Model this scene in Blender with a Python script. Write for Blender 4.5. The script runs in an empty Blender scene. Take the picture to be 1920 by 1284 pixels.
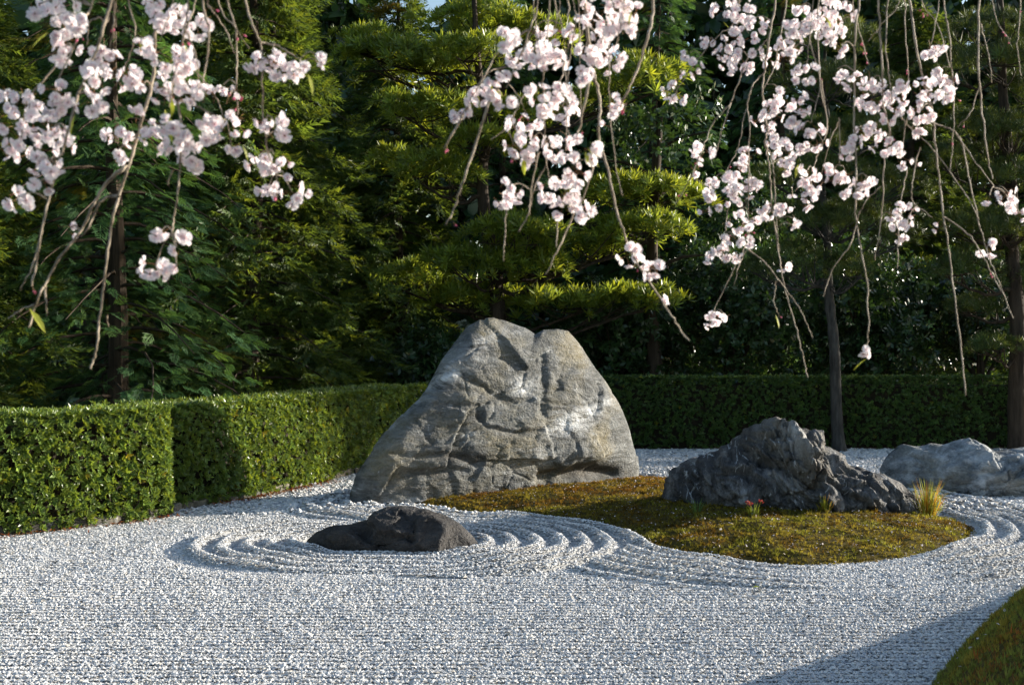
import bpy, math, random
import numpy as np
from mathutils import Vector

random.seed(7)
rng = np.random.default_rng(7)
SC = bpy.context.scene
COL = SC.collection
R = math.radians

# ------------------------------------------------------------------ camera
EYE = 1.7                       # eye height, m
FPX = 2400.0                    # focal length in photograph pixels (1920 wide)
cam_d = bpy.data.cameras.new('camera')
cam = bpy.data.objects.new('camera', cam_d)
COL.objects.link(cam)
cam.location = (0, 0, EYE)
cam.rotation_euler = (R(90), 0, 0)
cam_d.sensor_width = 36
cam_d.lens = 36 * FPX / 1920
cam_d.clip_start = 0.05
cam_d.clip_end = 2000
cam_d.dof.use_dof = True
cam_d.dof.focus_distance = 12.5
cam_d.dof.aperture_fstop = 9.0
SC.camera = cam

# ------------------------------------------------------------------ light
SUN_ELEV = 14.5
SUN_BACK = 19.0                 # sun stands to the right, this far behind the picture plane
sun_dir = Vector((math.cos(R(SUN_BACK)) * math.cos(R(SUN_ELEV)),
                  math.sin(R(SUN_BACK)) * math.cos(R(SUN_ELEV)), math.sin(R(SUN_ELEV))))
world = bpy.data.worlds.new('World')
SC.world = world
world.use_nodes = True
wn = world.node_tree
bg = wn.nodes['Background']
sky = wn.nodes.new('ShaderNodeTexSky')
sky.sky_type = 'NISHITA'
sky.sun_disc = False
sky.sun_elevation = R(SUN_ELEV)
sky.sun_rotation = R(90 - SUN_BACK)
wn.links.new(sky.outputs[0], bg.inputs[0])
bg.inputs[1].default_value = 0.10
sun_d = bpy.data.lights.new('sun', 'SUN')
sun_d.energy = 5.0
sun_d.angle = R(0.5)
sun_d.color = (1.0, 0.92, 0.79)
sun_o = bpy.data.objects.new('sun', sun_d)
COL.objects.link(sun_o)
sun_o.rotation_euler = sun_dir.to_track_quat('Z', 'Y').to_euler()

SC.render.engine = 'CYCLES'
SC.view_settings.view_transform = 'Standard'
SC.view_settings.look = 'None'
SC.view_settings.gamma = 1.0
SC.view_settings.use_curve_mapping = False
SC.view_settings.exposure = 1.2
SC.cycles.use_denoising = True
SC.cycles.denoiser = 'OPENIMAGEDENOISE'
SC.cycles.denoising_input_passes = 'RGB_ALBEDO_NORMAL'
SC.cycles.use_adaptive_sampling = True
SC.cycles.adaptive_threshold = 0.02
SC.cycles.max_bounces = 6
SC.cycles.diffuse_bounces = 3
SC.cycles.glossy_bounces = 2
SC.cycles.transmission_bounces = 4
SC.cycles.transparent_max_bounces = 4
SC.cycles.caustics_reflective = False
SC.cycles.caustics_refractive = False


# ------------------------------------------------------------------ helpers
def at(px, py, y):
    """world point seen at photograph pixel (px, py) at distance y"""
    return np.array([(px - 960) / FPX * y, y, EYE - (py - 642) / FPX * y])


def on_ground(px, py):
    d = FPX * EYE / (py - 642)
    return np.array([(px - 960) / FPX * d, d])


def mesh_data(name, V, Fs, mats=(), col=None, smooth=False, midx=None):
    V = np.asarray(V, dtype=np.float32)
    if not (isinstance(Fs, (list, tuple)) and np.ndim(Fs[0]) == 2):
        Fs = [Fs]
    Fs = [np.asarray(f, dtype=np.int32) for f in Fs if len(f)]
    loops = np.concatenate([f.ravel() for f in Fs])
    sizes = np.concatenate([np.full(len(f), f.shape[1], dtype=np.int32) for f in Fs])
    starts = np.concatenate([[0], np.cumsum(sizes)[:-1]]).astype(np.int32)
    me = bpy.data.meshes.new(name)
    me.vertices.add(len(V))
    me.vertices.foreach_set('co', V.ravel())
    me.loops.add(len(loops))
    me.loops.foreach_set('vertex_index', loops)
    me.polygons.add(len(sizes))
    me.polygons.foreach_set('loop_start', starts)
    me.polygons.foreach_set('loop_total', sizes)
    if midx is not None:
        me.polygons.foreach_set('material_index', np.asarray(midx, dtype=np.int32))
    me.polygons.foreach_set('use_smooth', np.full(len(sizes), bool(smooth)))
    if col is not None:
        a = me.color_attributes.new('tint', 'FLOAT_COLOR', 'POINT')
        c = np.ones((len(V), 4), dtype=np.float32)
        c[:, :3] = col
        a.data.foreach_set('color', c.ravel())
    for m in mats:
        me.materials.append(m)
    me.update(calc_edges=True)
    return me


def link(name, me, parent=None, loc=None):
    o = bpy.data.objects.new(name, me)
    COL.objects.link(o)
    if parent is not None:
        o.parent = parent
    if loc is not None:
        o.location = loc
    return o


def tag(o, label=None, cat=None, group=None, kind=None):
    if label: o['label'] = label
    if cat: o['category'] = cat
    if group: o['group'] = group
    if kind: o['kind'] = kind
    return o


def empty(name, loc, label, cat, group=None):
    o = bpy.data.objects.new(name, None)
    COL.objects.link(o)
    o.location = loc
    o.empty_display_size = 0.1
    return tag(o, label, cat, group)


def unit(v):
    v = np.asarray(v, dtype=float)
    return v / np.maximum(np.linalg.norm(v, axis=-1, keepdims=True), 1e-9)


def frames(d, roll=None, up=(0, 0, 1)):
    """matrices with columns (forward d, side, normal)"""
    d = unit(d)
    n = len(d)
    up = np.broadcast_to(np.asarray(up, float), (n, 3)) + rng.normal(0, .02, (n, 3))
    s = unit(np.cross(up, d))
    nn = np.cross(d, s)
    if roll is not None:
        c, k = np.cos(roll)[:, None], np.sin(roll)[:, None]
        s, nn = s * c + nn * k, nn * c - s * k
    return np.stack([d, s, nn], axis=-1)


def inst(T, F, M, P, S=None):
    """copy template (T verts, F faces) by matrices M at points P with scales S"""
    T = np.asarray(T, float)
    n, v = len(P), len(T)
    V = np.einsum('nij,vj->nvi', M, T)
    if S is not None:
        V = V * np.asarray(S)[:, None, None]
    V = V + np.asarray(P)[:, None, :]
    F = np.asarray(F, dtype=np.int64)
    FF = (F[None] + (np.arange(n) * v)[:, None, None]).reshape(-1, F.shape[1])
    return V.reshape(-1, 3), FF


class Bag:
    """collects pieces into one mesh"""
    def __init__(self):
        self.V, self.F, self.C, self.n = [], {}, [], 0

    def add(self, V, F, col=None):
        V = np.asarray(V, float)
        F = np.asarray(F, dtype=np.int64)
        self.F.setdefault(F.shape[1], []).append(F + self.n)
        self.V.append(V)
        c = np.ones((len(V), 3))
        if col is not None:
            c[:] = col
        self.C.append(c)
        self.n += len(V)

    def build(self, name, mat, parent=None, loc=None, smooth=False, colored=True):
        V = np.concatenate(self.V)
        me = mesh_data(name, V, [np.concatenate(f) for f in self.F.values()], [mat],
                       np.concatenate(self.C) if colored else None, smooth)
        return link(name, me, parent, loc)


# numpy gradient noise
_P = np.arange(256); rng.shuffle(_P); _P = np.concatenate([_P, _P, _P])
_G = unit(rng.normal(size=(256, 3)))


def perlin(p):
    p = np.asarray(p, float)
    i = np.floor(p).astype(int)
    f = p - i
    i &= 255
    u = f * f * f * (f * (f * 6 - 15) + 10)
    out = 0
    for dx in (0, 1):
        wx = u[:, 0] if dx else 1 - u[:, 0]
        for dy in (0, 1):
            wy = u[:, 1] if dy else 1 - u[:, 1]
            for dz in (0, 1):
                wz = u[:, 2] if dz else 1 - u[:, 2]
                h = _P[_P[_P[(i[:, 0] + dx) & 255] + ((i[:, 1] + dy) & 255)] + ((i[:, 2] + dz) & 255)]
                g = _G[h]
                out = out + wx * wy * wz * ((f - (dx, dy, dz)) * g).sum(1)
    return out * 1.6


def fbm(p, octv=4, gain=.5, lac=2.03):
    p = np.asarray(p, float)
    a, s, t = 1., 0., 0.
    for k in range(octv):
        s = s + a * perlin(p + 17.3 * k)
        t += a
        a *= gain
        p = p * lac
    return s / t


def ridged(p, octv=4, gain=.5):
    p = np.asarray(p, float)
    a, s, t = 1., 0., 0.
    for k in range(octv):
        s = s + a * (1 - np.abs(perlin(p + 9.1 * k)) * 1.8)
        t += a
        a *= gain
        p = p * 2.07
    return s / t


def worley(p):
    """distance to the two nearest jittered cell points, offset to the nearest and its hash"""
    p = np.asarray(p, float)
    b = np.floor(p).astype(int)
    F1 = np.full(len(p), 9.); F2 = np.full(len(p), 9.)
    ID = np.zeros(len(p), int); OFF = np.zeros((len(p), 3))
    for dx in (-1, 0, 1):
        for dy in (-1, 0, 1):
            for dz in (-1, 0, 1):
                c = b + (dx, dy, dz)
                h = _P[_P[_P[c[:, 0] & 255] + (c[:, 1] & 255)] + (c[:, 2] & 255)]
                q = c + .5 + _G[h] * .45
                o = p - q
                d = np.sqrt((o ** 2).sum(1))
                near = d < F1
                F2 = np.where(near, F1, np.minimum(F2, d))
                ID = np.where(near, h, ID)
                OFF = np.where(near[:, None], o, OFF)
                F1 = np.where(near, d, F1)
    return F1, F2, OFF, ID


def facet(p):
    """piecewise tilted planes: reads as broken rock faces"""
    F1, F2, O, ID = worley(p)
    return (O * _G[(ID * 7 + 3) & 255]).sum(1), F2 - F1


def smooth01(x, a, b):
    t = np.clip((x - a) / (b - a), 0, 1)
    return t * t * (3 - 2 * t)


def seg_dist(P, poly, closed=False):
    """distance from points (n,2) to a polyline"""
    poly = np.asarray(poly, float)
    Q = np.roll(poly, -1, 0) if closed else poly[1:]
    A = poly if closed else poly[:-1]
    best = np.full(len(P), 1e9)
    for a, b in zip(A, Q):
        ab = b - a
        t = np.clip(((P - a) @ ab) / max(ab @ ab, 1e-9), 0, 1)
        best = np.minimum(best, np.linalg.norm(P - a - t[:, None] * ab, axis=1))
    return best


def inside(P, poly):
    poly = np.asarray(poly, float)
    r = np.zeros(len(P), bool)
    j = len(poly) - 1
    for i in range(len(poly)):
        a, b = poly[i], poly[j]
        c = ((a[1] > P[:, 1]) != (b[1] > P[:, 1]))
        with np.errstate(divide='ignore', invalid='ignore'):
            x = (b[0] - a[0]) * (P[:, 1] - a[1]) / (b[1] - a[1]) + a[0]
        r ^= c & (P[:, 0] < x)
        j = i
    return r


def spline(pts, per=6, closed=False):
    """Catmull-Rom through points"""
    p = np.asarray(pts, float)
    n = len(p)
    if closed:
        q = np.concatenate([p[-1:], p, p[:2]])
        m = n
    else:
        q = np.concatenate([2 * p[:1] - p[1:2], p, 2 * p[-1:] - p[-2:-1]])
        m = n - 1
    out = []
    for i in range(m):
        a, b, c, d = q[i:i + 4]
        for t in np.arange(per) / per:
            out.append(.5 * (2 * b + (c - a) * t + (2 * a - 5 * b + 4 * c - d) * t * t + (3 * b - a - 3 * c + d) * t ** 3))
    if not closed:
        out.append(p[-1])
    return np.array(out)


def tube(pts, rad, sides=6, knots=0.0, flare=None):
    p = np.asarray(pts, float)
    n = len(p)
    rad = np.broadcast_to(np.asarray(rad, float), (n,)).copy()
    if knots:
        rad *= 1 + knots * rng.normal(size=n)
    t = unit(np.gradient(p, axis=0))
    ref = np.array([0.31, 0.9, 0.2])
    s = unit(np.cross(t, ref)); b = np.cross(t, s)
    a = np.arange(sides) * 2 * np.pi / sides
    V = p[:, None] + rad[:, None, None] * (np.cos(a)[None, :, None] * s[:, None] + np.sin(a)[None, :, None] * b[:, None])
    V = V.reshape(-1, 3)
    i = np.arange(n - 1)[:, None] * sides
    k = np.arange(sides)[None]
    k2 = (k + 1) % sides
    F = np.stack([i + k, i + k2, i + sides + k2, i + sides + k], -1).reshape(-1, 4)
    V = np.concatenate([V, p[-1:] + t[-1:] * rad[-1] * .6])
    e = (n - 1) * sides
    cap = np.stack([e + np.arange(sides), e + (np.arange(sides) + 1) % sides, np.full(sides, n * sides), np.full(sides, n * sides)], -1)
    cap = cap[:, [0, 1, 2]]
    return V, F, cap


# ------------------------------------------------------------------ materials
def new_mat(name):
    m = bpy.data.materials.new(name)
    m.use_nodes = True
    nt = m.node_tree
    b = nt.nodes['Principled BSDF']
    return m, nt, b


def nd(nt, kind, **kw):
    n = nt.nodes.new(kind)
    for k, v in kw.items():
        setattr(n, k, v)
    return n


def leaf_mat(name, color, trans=.35, rough=.45, spec=.35, tcol=None, var=.25):
    """thin leaf: glossy diffuse front plus light shining through; tint per leaf from the mesh"""
    m, nt, b = new_mat(name)
    at_ = nd(nt, 'ShaderNodeAttribute', attribute_name='tint')
    mul = nd(nt, 'ShaderNodeMix', data_type='RGBA', blend_type='MULTIPLY')
    mul.inputs[0].default_value = 1
    mul.inputs[6].default_value = (*color, 1)
    nt.links.new(at_.outputs['Color'], mul.inputs[7])
    nt.links.new(mul.outputs[2], b.inputs['Base Color'])
    b.inputs['Roughness'].default_value = rough
    b.inputs['Specular IOR Level'].default_value = spec
    tr = nd(nt, 'ShaderNodeBsdfTranslucent')
    mt = nd(nt, 'ShaderNodeMix', data_type='RGBA', blend_type='MULTIPLY')
    mt.inputs[0].default_value = 1
    mt.inputs[6].default_value = (*(tcol or [c * 1.6 for c in color]), 1)
    nt.links.new(at_.outputs['Color'], mt.inputs[7])
    nt.links.new(mt.outputs[2], tr.inputs[0])
    mx = nd(nt, 'ShaderNodeMixShader')
    mx.inputs[0].default_value = trans
    out = nt.nodes['Material Output']
    nt.links.new(b.outputs[0], mx.inputs[1])
    nt.links.new(tr.outputs[0], mx.inputs[2])
    nt.links.new(mx.outputs[0], out.inputs[0])
    return m


def bark_mat(name, dark, light, scale=9., stretch=.15, bump=.6, rough=.85):
    m, nt, b = new_mat(name)
    tc = nd(nt, 'ShaderNodeTexCoord')
    mp = nd(nt, 'ShaderNodeMapping')
    mp.inputs['Scale'].default_value = (1, 1, stretch)
    nt.links.new(tc.outputs['Object'], mp.inputs[0])
    no = nd(nt, 'ShaderNodeTexNoise')
    no.inputs['Scale'].default_value = scale
    no.inputs['Detail'].default_value = 7
    no.inputs['Roughness'].default_value = .65
    nt.links.new(mp.outputs[0], no.inputs[0])
    cr = nd(nt, 'ShaderNodeValToRGB')
    cr.color_ramp.elements[0].position = .33
    cr.color_ramp.elements[0].color = (*dark, 1)
    cr.color_ramp.elements[1].position = .68
    cr.color_ramp.elements[1].color = (*light, 1)
    nt.links.new(no.outputs[0], cr.inputs[0])
    nt.links.new(cr.outputs[0], b.inputs['Base Color'])
    b.inputs['Roughness'].default_value = rough
    b.inputs['Specular IOR Level'].default_value = .2
    bp = nd(nt, 'ShaderNodeBump')
    bp.inputs['Strength'].default_value = bump
    bp.inputs['Distance'].default_value = .02
    nt.links.new(no.outputs[0], bp.inputs['Height'])
    nt.links.new(bp.outputs[0], b.inputs['Normal'])
    return m


def rock_mat(name, c_dark, c_mid, c_light, strata=(1, 1, 3.2), tilt=(0, .12, 0), scale=2.2, bump=.5, warm=(.3, .27, .2), spec=.25, rough=.7, veins=.6):
    m, nt, b = new_mat(name)
    L = nt.links.new
    tc = nd(nt, 'ShaderNodeTexCoord')
    mp = nd(nt, 'ShaderNodeMapping')
    mp.inputs['Scale'].default_value = strata
    mp.inputs['Rotation'].default_value = tilt
    L(tc.outputs['Object'], mp.inputs[0])
    # warp
    w = nd(nt, 'ShaderNodeTexNoise'); w.inputs['Scale'].default_value = 1.3; w.inputs['Detail'].default_value = 3
    L(mp.outputs[0], w.inputs[0])
    wm = nd(nt, 'ShaderNodeMix', data_type='RGBA', blend_type='LINEAR_LIGHT'); wm.inputs[0].default_value = .35
    L(mp.outputs[0], wm.inputs[6]); L(w.outputs['Color'], wm.inputs[7])
    n1 = nd(nt, 'ShaderNodeTexNoise'); n1.inputs['Scale'].default_value = scale; n1.inputs['Detail'].default_value = 12
    n1.inputs['Roughness'].default_value = .68
    L(wm.outputs[2], n1.inputs[0])
    cr = nd(nt, 'ShaderNodeValToRGB')
    e = cr.color_ramp.elements
    e[0].position = .3; e[0].color = (*c_dark, 1)
    e[1].position = .72; e[1].color = (*c_light, 1)
    k = e.new(.5); k.color = (*c_mid, 1)
    L(n1.outputs[0], cr.inputs[0])
    # warm lichen film in broad patches
    n2 = nd(nt, 'ShaderNodeTexNoise'); n2.inputs['Scale'].default_value = 1.7; n2.inputs['Detail'].default_value = 5
    L(tc.outputs['Object'], n2.inputs[0])
    r2 = nd(nt, 'ShaderNodeMapRange'); r2.inputs[1].default_value = .48; r2.inputs[2].default_value = .66
    r2.inputs[3].default_value = 0; r2.inputs[4].default_value = .8
    L(n2.outputs[0], r2.inputs[0])
    m2 = nd(nt, 'ShaderNodeMix', data_type='RGBA'); m2.inputs[7].default_value = (*warm, 1)
    L(r2.outputs[0], m2.inputs[0]); L(cr.outputs[0], m2.inputs[6])
    # fine speckle
    n3 = nd(nt, 'ShaderNodeTexNoise'); n3.inputs['Scale'].default_value = 42; n3.inputs['Detail'].default_value = 4
    L(tc.outputs['Object'], n3.inputs[0])
    r3 = nd(nt, 'ShaderNodeMapRange'); r3.inputs[1].default_value = .35; r3.inputs[2].default_value = .65
    r3.inputs[3].default_value = .8; r3.inputs[4].default_value = 1.18
    L(n3.outputs[0], r3.inputs[0])
    m3 = nd(nt, 'ShaderNodeMix', data_type='RGBA', blend_type='MULTIPLY'); m3.inputs[0].default_value = 1
    L(m2.outputs[2], m3.inputs[6]); L(r3.outputs[0], m3.inputs[7])
    # quartz, painted facet light (red tint channel); dark stain, painted recess shade (green)
    at_ = nd(nt, 'ShaderNodeAttribute', attribute_name='tint')
    sp = nd(nt, 'ShaderNodeSeparateColor')
    L(at_.outputs['Color'], sp.inputs[0])
    n4 = nd(nt, 'ShaderNodeTexNoise'); n4.inputs['Scale'].default_value = 6; n4.inputs['Detail'].default_value = 9
    n4.inputs['Roughness'].default_value = .72
    L(wm.outputs[2], n4.inputs[0])
    r4 = nd(nt, 'ShaderNodeMapRange'); r4.inputs[1].default_value = .36; r4.inputs[2].default_value = .6
    L(n4.outputs[0], r4.inputs[0])
    vo = nd(nt, 'ShaderNodeTexVoronoi', feature='DISTANCE_TO_EDGE'); vo.inputs['Scale'].default_value = scale * 1.15
    L(wm.outputs[2], vo.inputs['Vector'])
    rv = nd(nt, 'ShaderNodeMapRange'); rv.inputs[1].default_value = .0; rv.inputs[2].default_value = .045
    rv.inputs[3].default_value = 1; rv.inputs[4].default_value = 0
    L(vo.outputs['Distance'], rv.inputs[0])
    rn = nd(nt, 'ShaderNodeMapRange'); rn.inputs[1].default_value = .5; rn.inputs[2].default_value = .62
    L(n4.outputs[0], rn.inputs[0])
    vm = nd(nt, 'ShaderNodeMath', operation='MULTIPLY'); L(rv.outputs[0], vm.inputs[0]); L(rn.outputs[0], vm.inputs[1])
    vs = nd(nt, 'ShaderNodeMath', operation='MULTIPLY'); vs.inputs[1].default_value = veins; L(vm.outputs[0], vs.inputs[0])
    mp0 = nd(nt, 'ShaderNodeMath', operation='MULTIPLY')
    L(sp.outputs[0], mp0.inputs[0]); L(r4.outputs[0], mp0.inputs[1])
    mq = nd(nt, 'ShaderNodeMath', operation='MAXIMUM')
    L(mp0.outputs[0], mq.inputs[0]); L(vs.outputs[0], mq.inputs[1])
    m4 = nd(nt, 'ShaderNodeMix', data_type='RGBA'); m4.inputs[7].default_value = (.62, .64, .66, 1)
    L(mq.outputs[0], m4.inputs[0]); L(m3.outputs[2], m4.inputs[6])
    md = nd(nt, 'ShaderNodeMath', operation='MULTIPLY'); md.inputs[1].default_value = .8
    L(sp.outputs[1], md.inputs[0])
    m5 = nd(nt, 'ShaderNodeMix', data_type='RGBA'); m5.inputs[7].default_value = (.05, .04, .028, 1)
    L(md.outputs[0], m5.inputs[0]); L(m4.outputs[2], m5.inputs[6])
    L(m5.outputs[2], b.inputs['Base Color'])
    b.inputs['Roughness'].default_value = rough
    b.inputs['Specular IOR Level'].default_value = spec
    ad = nd(nt, 'ShaderNodeMath', operation='MULTIPLY_ADD'); ad.inputs[1].default_value = .25
    L(n3.outputs[0], ad.inputs[0]); L(n1.outputs[0], ad.inputs[2])
    bp = nd(nt, 'ShaderNodeBump'); bp.inputs['Strength'].default_value = bump; bp.inputs['Distance'].default_value = .12
    L(ad.outputs[0], bp.inputs['Height']); L(bp.outputs[0], b.inputs['Normal'])
    return m


def tint_mat(name, color, rough=.8, spec=.25, noise=0, nscale=20):
    m, nt, b = new_mat(name)
    at_ = nd(nt, 'ShaderNodeAttribute', attribute_name='tint')
    mul = nd(nt, 'ShaderNodeMix', data_type='RGBA', blend_type='MULTIPLY')
    mul.inputs[0].default_value = 1
    mul.inputs[6].default_value = (*color, 1)
    nt.links.new(at_.outputs['Color'], mul.inputs[7])
    last = mul.outputs[2]
    if noise:
        tc = nd(nt, 'ShaderNodeTexCoord')
        no = nd(nt, 'ShaderNodeTexNoise')
        no.inputs['Scale'].default_value = nscale
        no.inputs['Detail'].default_value = 5
        nt.links.new(tc.outputs['Object'], no.inputs[0])
        mr = nd(nt, 'ShaderNodeMapRange')
        mr.inputs[1].default_value = .3; mr.inputs[2].default_value = .7
        mr.inputs[3].default_value = 1 - noise; mr.inputs[4].default_value = 1 + noise
        nt.links.new(no.outputs[0], mr.inputs[0])
        m2 = nd(nt, 'ShaderNodeMix', data_type='RGBA', blend_type='MULTIPLY')
        m2.inputs[0].default_value = 1
        nt.links.new(last, m2.inputs[6]); nt.links.new(mr.outputs[0], m2.inputs[7])
        last = m2.outputs[2]
    nt.links.new(last, b.inputs['Base Color'])
    b.inputs['Roughness'].default_value = rough
    b.inputs['Specular IOR Level'].default_value = spec
    return m


M = {}
M['stone_chip'] = tint_mat('gravel chips', (1, 1, 1), .75, .3)
M['gravel_bed'] = tint_mat('gravel bed', (.42, .42, .41), .9, .1, .35, 90)
M['soil'] = tint_mat('soil', (.045, .034, .022), .95, .1, .5, 8)
M['moss_bed'] = tint_mat('moss bed', (.07, .055, .016), .95, .05, .5, 25)
M['moss'] = leaf_mat('moss blades', (.185, .145, .022), .4, .7, .1, (.33, .26, .03))
M['bank_moss'] = leaf_mat('bank moss blades', (.20, .195, .045), .35, .7, .1, (.3, .36, .05))
M['petal'] = leaf_mat('fallen petals', (.82, .74, .74), .3, .6, .2, (.8, .7, .7))
M['blossom'] = leaf_mat('cherry petals', (.96, .955, .958), .5, .55, .2, (.97, .955, .96))
M['pedicel'] = leaf_mat('pedicels', (.30, .17, .08), .15, .5, .3)
M['bud'] = leaf_mat('buds', (.62, .16, .27), .25, .5, .3)
M['young_leaf'] = leaf_mat('young leaves', (.30, .32, .05), .45, .45, .3, (.5, .55, .06))
M['twig'] = bark_mat('cherry twig bark', (.15, .115, .085), (.46, .39, .30), 70, .35, .35, .6)
M['sugi'] = leaf_mat('cedar sprays', (.048, .084, .018), .34, .5, .3, (.16, .22, .022))
M['hinoki'] = leaf_mat('cypress sprays', (.036, .084, .028), .34, .5, .3, (.10, .20, .04))
M['maki'] = leaf_mat('strap leaves', (.135, .190, .028), .36, .38, .45, (.36, .42, .035))
M['pine'] = leaf_mat('pine needles', (.048, .080, .020), .25, .45, .35, (.15, .19, .03))
M['camellia'] = leaf_mat('camellia leaves', (.028, .060, .020), .15, .3, .5, (.08, .15, .02))
M['hedge'] = leaf_mat('hedge leaves', (.105, .165, .032), .28, .36, .5, (.26, .33, .03))
M['hedge_dark'] = leaf_mat('clipped hedge leaves', (.050, .095, .022), .25, .4, .4, (.13, .20, .03))
M['hedge_core'] = bark_mat('hedge dark core', (.012, .010, .006), (.035, .028, .016), 30, 1, .6)
M['bark'] = bark_mat('conifer bark', (.018, .013, .009), (.075, .055, .038), 14, .12, .8)
M['bark_grey'] = bark_mat('grey bark', (.02, .019, .017), (.085, .08, .072), 16, .2, .8)
M['grass'] = leaf_mat('dry grass', (.30, .26, .05), .4, .5, .3, (.5, .42, .06))
M['litter'] = leaf_mat('dead leaves', (.22, .085, .03), .2, .7, .2)
M['kerb'] = rock_mat('edging stone', (.03, .03, .027), (.075, .07, .06), (.13, .12, .105), (1, 1, 1), (0, 0, 0), 6, .4)
M['big_rock'] = rock_mat('blue schist', (.012, .014, .014), (.054, .058, .055), (.190, .200, .195), (1, 1, 2.9), (0, .22, .2), 1.6, .75, (.155, .132, .072))
M['dark_rock'] = rock_mat('charcoal rock', (.012, .012, .014), (.055, .055, .057), (.30, .295, .29), (3.0, 1, 1.0), (0, -.75, 0), 2.0, 1.0, (.14, .125, .10), veins=.95)
M['low_rock'] = rock_mat('dark low rock', (.014, .0135, .014), (.034, .032, .032), (.082, .078, .075), (1, 1, 1.8), (0, -.4, 0), 2.6, .8, (.055, .046, .038), veins=.1)
M['pale_rock'] = rock_mat('pale blue rock', (.035, .04, .044), (.14, .158, .17), (.42, .44, .455), (1, 1, 1.6), (0, .5, 0), 3.0, .6, (.24, .23, .19))

# ------------------------------------------------------------------ ground plan
moss_px = [(765, 951), (800, 957), (860, 962), (960, 966), (1060, 979), (1130, 990), (1190, 1006), (1245, 1032), (1320, 1050),
           (1420, 1059), (1560, 1060), (1700, 1046), (1785, 1027), (1828, 1006), (1822, 988), (1775, 972)]
moss_poly = [tuple(on_ground(*p)) for p in moss_px] + [(4.1, 13.1), (3.6, 14.2), (2.6, 15.0), (1.9, 15.7), (1.2, 15.9), (0.2, 15.0), (-.8, 14.0), (-1.2, 13.3)]
MOSS = spline(moss_poly, 5, True)
bank_px = [(1920, 1105), (1885, 1133), (1850, 1165), (1810, 1207), (1775, 1250), (1745, 1284)]
BANK = spline([(7.5, 10.2), (5.4, 9.9), (4.3, 9.35)] + [tuple(on_ground(*p)) for p in bank_px] + [(1.55, 5.2), (1.25, 4.4), (1.4, 3.6), (7.5, 3.6)], 4, True)
ROCK_A, ROCK_B, ROCK_R = np.array([-1.36, 10.74]), np.array([-.64, 10.70]), .36


def rake(P):
    """height of the raked ridges"""
    dr = seg_dist(P, [ROCK_A, ROCK_B]) - ROCK_R
    dm = seg_dist(P, MOSS, True)
    lim = .98 + .26 * smooth01(P[:, 0], -1.4, .1)
    n = fbm(np.c_[P * 1.1, np.full(len(P), 3.3)], 2)
    wob = fbm(np.c_[P * 2.0, np.full(len(P), 8.3)], 2) * .035
    in_r = dr < lim
    s = np.where(in_r, dr, dm) + wob
    h = (.5 + .5 * np.cos(2 * np.pi * (s - .1) / .2)) ** 1.2
    fade = np.where(in_r, smooth01(dr, .0, .08), smooth01(dm, .0, .08) * (1 - smooth01(dm, .95, 1.2)))
    e = .02
    P3 = P + (e, 0)
    gx = np.abs(np.where(in_r, (seg_dist(P3, [ROCK_A, ROCK_B]) - ROCK_R - dr) / e, (seg_dist(P3, MOSS, True) - dm) / e))
    amp = .070 * (.85 + .35 * n) * (.42 + .70 * smooth01(gx, .1, .6))
    amp *= np.where(in_r, 1, 1 - .85 * smooth01(P[:, 0], 1.7, 2.6) * (1 - smooth01(P[:, 0], 3.0, 3.6)))
    return np.where(inside(P, MOSS), 0, h * fade * np.clip(amp, .002, .085))


def gravel_z(P):
    dr = seg_dist(P, [ROCK_A, ROCK_B]) - ROCK_R
    far = smooth01(dr, 1.0, 1.35) * smooth01(seg_dist(P, MOSS, True), .9, 1.3)
    line = .5 + .5 * np.sin(2 * np.pi * (P[:, 1] + .03 * fbm(np.c_[P * .7, np.full(len(P), 2.)], 2)) / .085)
    return rake(P) + .011 * far * line + .012 * fbm(np.c_[P * 1.5, np.zeros(len(P))], 3)


# outer ground: one sheet to the horizon
g = mesh_data('ground', [(-900, -900, -.05), (900, -900, -.05), (900, 900, -.05), (-900, 900, -.05)], [[0, 1, 2, 3]], [M['soil']], np.ones((4, 3)))
tag(link('ground', g), 'dark bare soil under the trees', None, None, 'structure')

# raked gravel bed
xs = np.arange(-7.5, 9.3, .066); ys = np.arange(3.2, 20.6, .066)
GX, GY = np.meshgrid(xs, ys)
P2 = np.c_[GX.ravel(), GY.ravel()]
keep_v = np.abs(P2[:, 0]) < .42 * P2[:, 1] + 1.5
Z = gravel_z(P2) - .006
nx, ny = len(xs), len(ys)
ii = (np.arange(ny - 1)[:, None] * nx + np.arange(nx - 1)[None]).ravel()
Fq = np.stack([ii, ii + 1, ii + nx + 1, ii + nx], 1)
Fq = Fq[keep_v[Fq].all(1)]
used = np.unique(Fq)
remap = np.full(nx * ny, -1); remap[used] = np.arange(len(used))
me = mesh_data('gravel_bed', np.c_[P2, Z][used], remap[Fq], [M['gravel_bed']], np.ones((len(used), 3)), True)
tag(link('gravel_bed', me), 'bed of raked gravel court between hedge and moss', None, None, 'structure')

# ---- hedge plan (front foot line)
HEDGE_L = spline([(-6.6, 10.3), (-5.4, 10.75), (-4.55, 11.15), (-4.05, 11.52), (-3.62, 11.98), (-3.34, 12.38), (-3.42, 12.62), (-3.50, 12.78), (-3.26, 13.1), (-2.95, 13.65), (-2.45, 14.9), (-2.02, 16.5), (-1.25, 19.3)], 6)
HEDGE_R_Y = 20.25


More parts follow.
